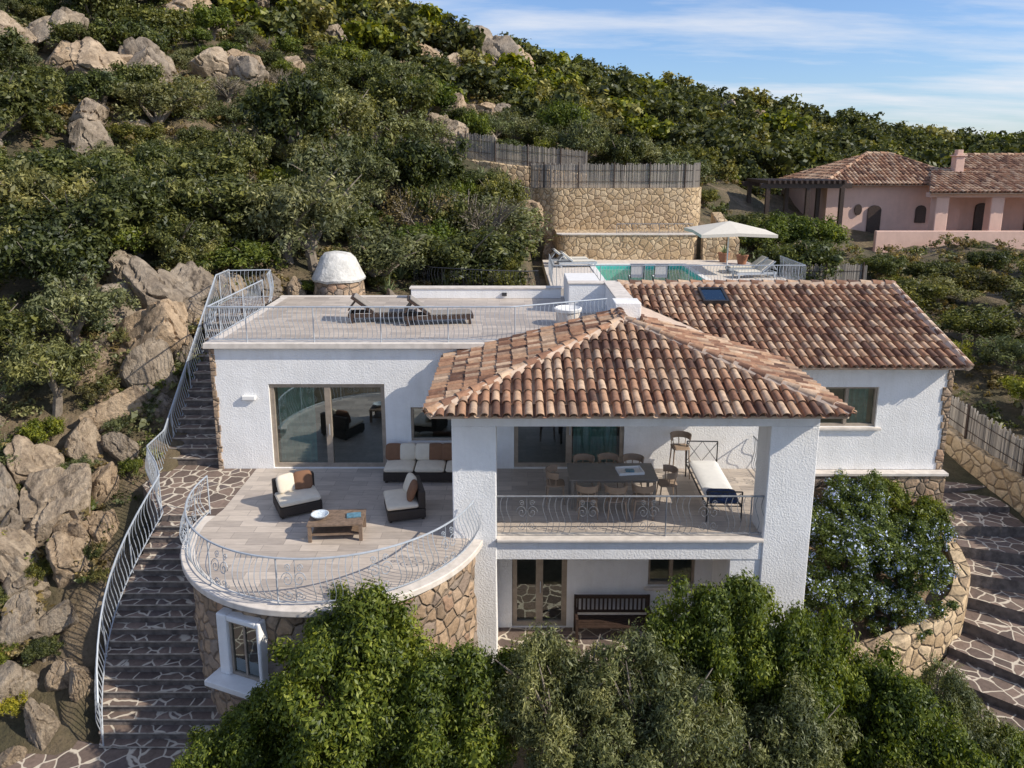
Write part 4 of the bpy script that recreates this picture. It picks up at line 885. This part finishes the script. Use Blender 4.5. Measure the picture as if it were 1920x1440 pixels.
def stuffcrowns(lst,per_k,per,size,mat,name,label,cat,scat=1.0):
    V_=[];Q_=[];o=0
    tm=[]
    for k in range(4):
        c,r=crownpts(per_k,rs,flat=.8,cr=(.2,.38)); v,q_=leaves(c,r,per,size,rs,.6,.2); tm.append((v,q_))
    for (x,y,s) in lst:
        v,q_=tm[rs.randint(4)]; a=rs.rand()*6.28; ca,sa=math.cos(a),math.sin(a)
        vv=np.stack([v[:,0]*ca-v[:,1]*sa,v[:,0]*sa+v[:,1]*ca,v[:,2]],1)*np.array([s,s,s*.9])+np.array([x,y,h1(x,y)+s*.6*scat]); V_.append(vv);Q_.append(q_+o);o+=len(vv)
    if V_: reg(name,npmesh(name,np.concatenate(V_),np.concatenate(Q_),[mat]),kind='stuff',label=label,category=cat)
R.shuffle(rest)
a=[p for i,p in enumerate(rest) if i%6<2]; b=[p for i,p in enumerate(rest) if i%6==2]; c_=[p for i,p in enumerate(rest) if i%6 in(3,4)]; d_=[p for i,p in enumerate(rest) if i%6==5]
stuffcrowns(a,28,22,.18,'leaf_a','distant_woodland','dense green maquis woodland covering the ridge','woodland')
stuffcrowns(b,28,22,.17,'leaf_b','distant_woodland','grey green olive scrub covering the ridge','woodland')
stuffcrowns(c_,28,22,.18,'leaf_f','distant_woodland','dark green oak scrub covering the ridge','woodland')
stuffcrowns(d_,28,22,.18,'leaf_c','distant_woodland','fresh green mastic scrub covering the ridge','woodland')
ug=[]
while len(ug)<3000:
    y=R.uniform(12,75); x=R.uniform(-.85,.85)*y
    if not clear(x,y,.1) : continue
    ug.append((x,y,R.uniform(.25,.7)*(1+.4*(y>34))))
stuffcrowns(ug[::3],9,14,.18,'leaf_a','undergrowth','low dark green scrub covering the ground','undergrowth',.35)
stuffcrowns(ug[1::3],9,14,.18,'leaf_b','undergrowth','low grey green scrub covering the ground','undergrowth',.35)
stuffcrowns(ug[2::3],9,14,.18,'leaf_e','undergrowth','dry brown scrub covering the ground','undergrowth',.25)
# foreground trees
F1=treekind('mastic_tree','large bright green mastic tree below the terrace','tree','leaf_g',61,190,330,.042,.85,cr=(.09,.23),group='trees in front of the villa',wr=.42)
F2=treekind('olive_tree','airy grey green olive tree below the veranda','tree','leaf_h',62,170,230,.046,.9,cr=(.08,.21),group='trees in front of the villa',wr=.26,inner=.12,tw=14)
def ft(t,x,y,top,s,zs):
    place(t,(x,y,top-s*zs*.85),R.uniform(0,6.28),(s,s*.9,s*zs))
ft(F1,-2.5,10.9,.9,1.9,1.05); ft(F1,-4.3,10.2,-.6,1.4,1.1); ft(F1,-1.1,10.4,.45,1.5,1.25); ft(F1,-2.9,9.0,-.6,1.7,1)
ft(F2,.7,10.5,.65,1.45,1.35); ft(F2,2.2,10.3,.65,1.5,1.35); ft(F2,1.6,9.0,-.5,1.5,1.1)
ft(F1,3.6,11.5,1.05,1.35,1.45); ft(F1,5.0,11.4,.5,1.35,1.5); ft(F2,4.2,10.0,-.1,1.5,1.2); ft(F1,6.4,10.9,-.2,1.4,1.4); ft(F2,7.5,11.2,-.7,1.2,1.3); ft(F2,6.1,9.6,-1.0,1.4,1.1); ft(F1,8.2,10.6,-1.4,1.1,1.1)
ft(F1,9.3,11.2,-2.1,.8,1); ft(F2,10.6,12.0,-2.3,.7,1)
PB=treekind('plumbago_bush','green shrub scattered with pale blue flowers','shrub','leaf_i',71,110,230,.052,.9,cr=(.10,.24),group='flowering shrubs in planter',wr=.5,extra='flower')
for x,y,z,s in ((8.0,16.2,-1.1,1.25),(9.1,15.8,-1.5,1.1),(7.3,15.3,-1.9,1.0),(9.9,16.7,-1.3,.85),(8.6,17.2,-.6,.9),(8.6,15.1,-2.0,.75),(7.1,16.8,-.9,.8)): place(PB,(x,y,z),R.uniform(0,6),(s,s,s*R.uniform(.85,1.1)))
place(KC[0],(10.2,17.4,-.9),1,.85); place(KC[0],(9.3,17.5,-.35),2,.6)
# ------------------------------------------------------------------ camera, light, world
cam=bpy.data.cameras.new('camera'); co=bpy.data.objects.new('camera',cam); col.objects.link(co); co.location=(0,0,8); co.rotation_euler=(rad(78),0,0)
cam.lens=26.25; cam.sensor_width=36; cam.shift_y=-.06875; cam.clip_end=6000; cam.clip_start=.1; sc.camera=co
el=rad(36); az=rad(109)  # clockwise from +Y
sv=Vector((math.cos(el)*math.sin(az),math.cos(el)*math.cos(az),math.sin(el)))
sd=bpy.data.lights.new('sun','SUN'); sd.energy=5.0; sd.angle=rad(.5); sd.color=(1,.91,.77); so=bpy.data.objects.new('sun',sd); col.objects.link(so); so.rotation_euler=sv.to_track_quat('Z','Y').to_euler()
w=bpy.data.worlds.new('World'); sc.world=w; w.use_nodes=True; nt=w.node_tree; bg=nt.nodes['Background']
sky=nd(nt,'ShaderNodeTexSky',sky_type='NISHITA',sun_disc=False,sun_elevation=el,sun_rotation=az,air_density=1.0,dust_density=.3,ozone_density=2.0)
tc=nt.nodes.new('ShaderNodeTexCoord'); sp=nd(nt,'ShaderNodeSeparateXYZ',{0:tc.outputs['Generated']})
dz=nd(nt,'ShaderNodeMath',{0:sp.outputs[2],1:.12},operation='ADD'); mxz=nd(nt,'ShaderNodeMath',{0:dz.outputs[0],1:.05},operation='MAXIMUM')
dx=nd(nt,'ShaderNodeMath',{0:sp.outputs[0],1:mxz.outputs[0]},operation='DIVIDE'); dy=nd(nt,'ShaderNodeMath',{0:sp.outputs[1],1:mxz.outputs[0]},operation='DIVIDE')
cv=nd(nt,'ShaderNodeCombineXYZ',{0:dx.outputs[0],1:dy.outputs[0]}); mp=nd(nt,'ShaderNodeMapping',{'Vector':cv.outputs[0],'Scale':(.4,1.1,1),'Rotation':(0,0,.25),'Location':(.6,.9,0)})
cn=noise(nt,mp.outputs[0],1.0,9,.6); cf=ramp(nt,cn,[(.44,(0,0,0)),(.66,(.85,.85,.85))])
hz=ramp(nt,sp.outputs[2],[(0,(.62,.74,.98)),(.25,(.78,.88,1.08)),(1,(.85,.9,1.05))])
skb=mixc(nt,1.0,sky.outputs[0],hz,'MULTIPLY')
cc=mixc(nt,cf,skb,(5.8,5.9,6.2)); nt.links.new(cc,bg.inputs[0]); bg.inputs[1].default_value=.15
sc.view_settings.view_transform='Standard'; sc.view_settings.look='None'; sc.view_settings.exposure=0
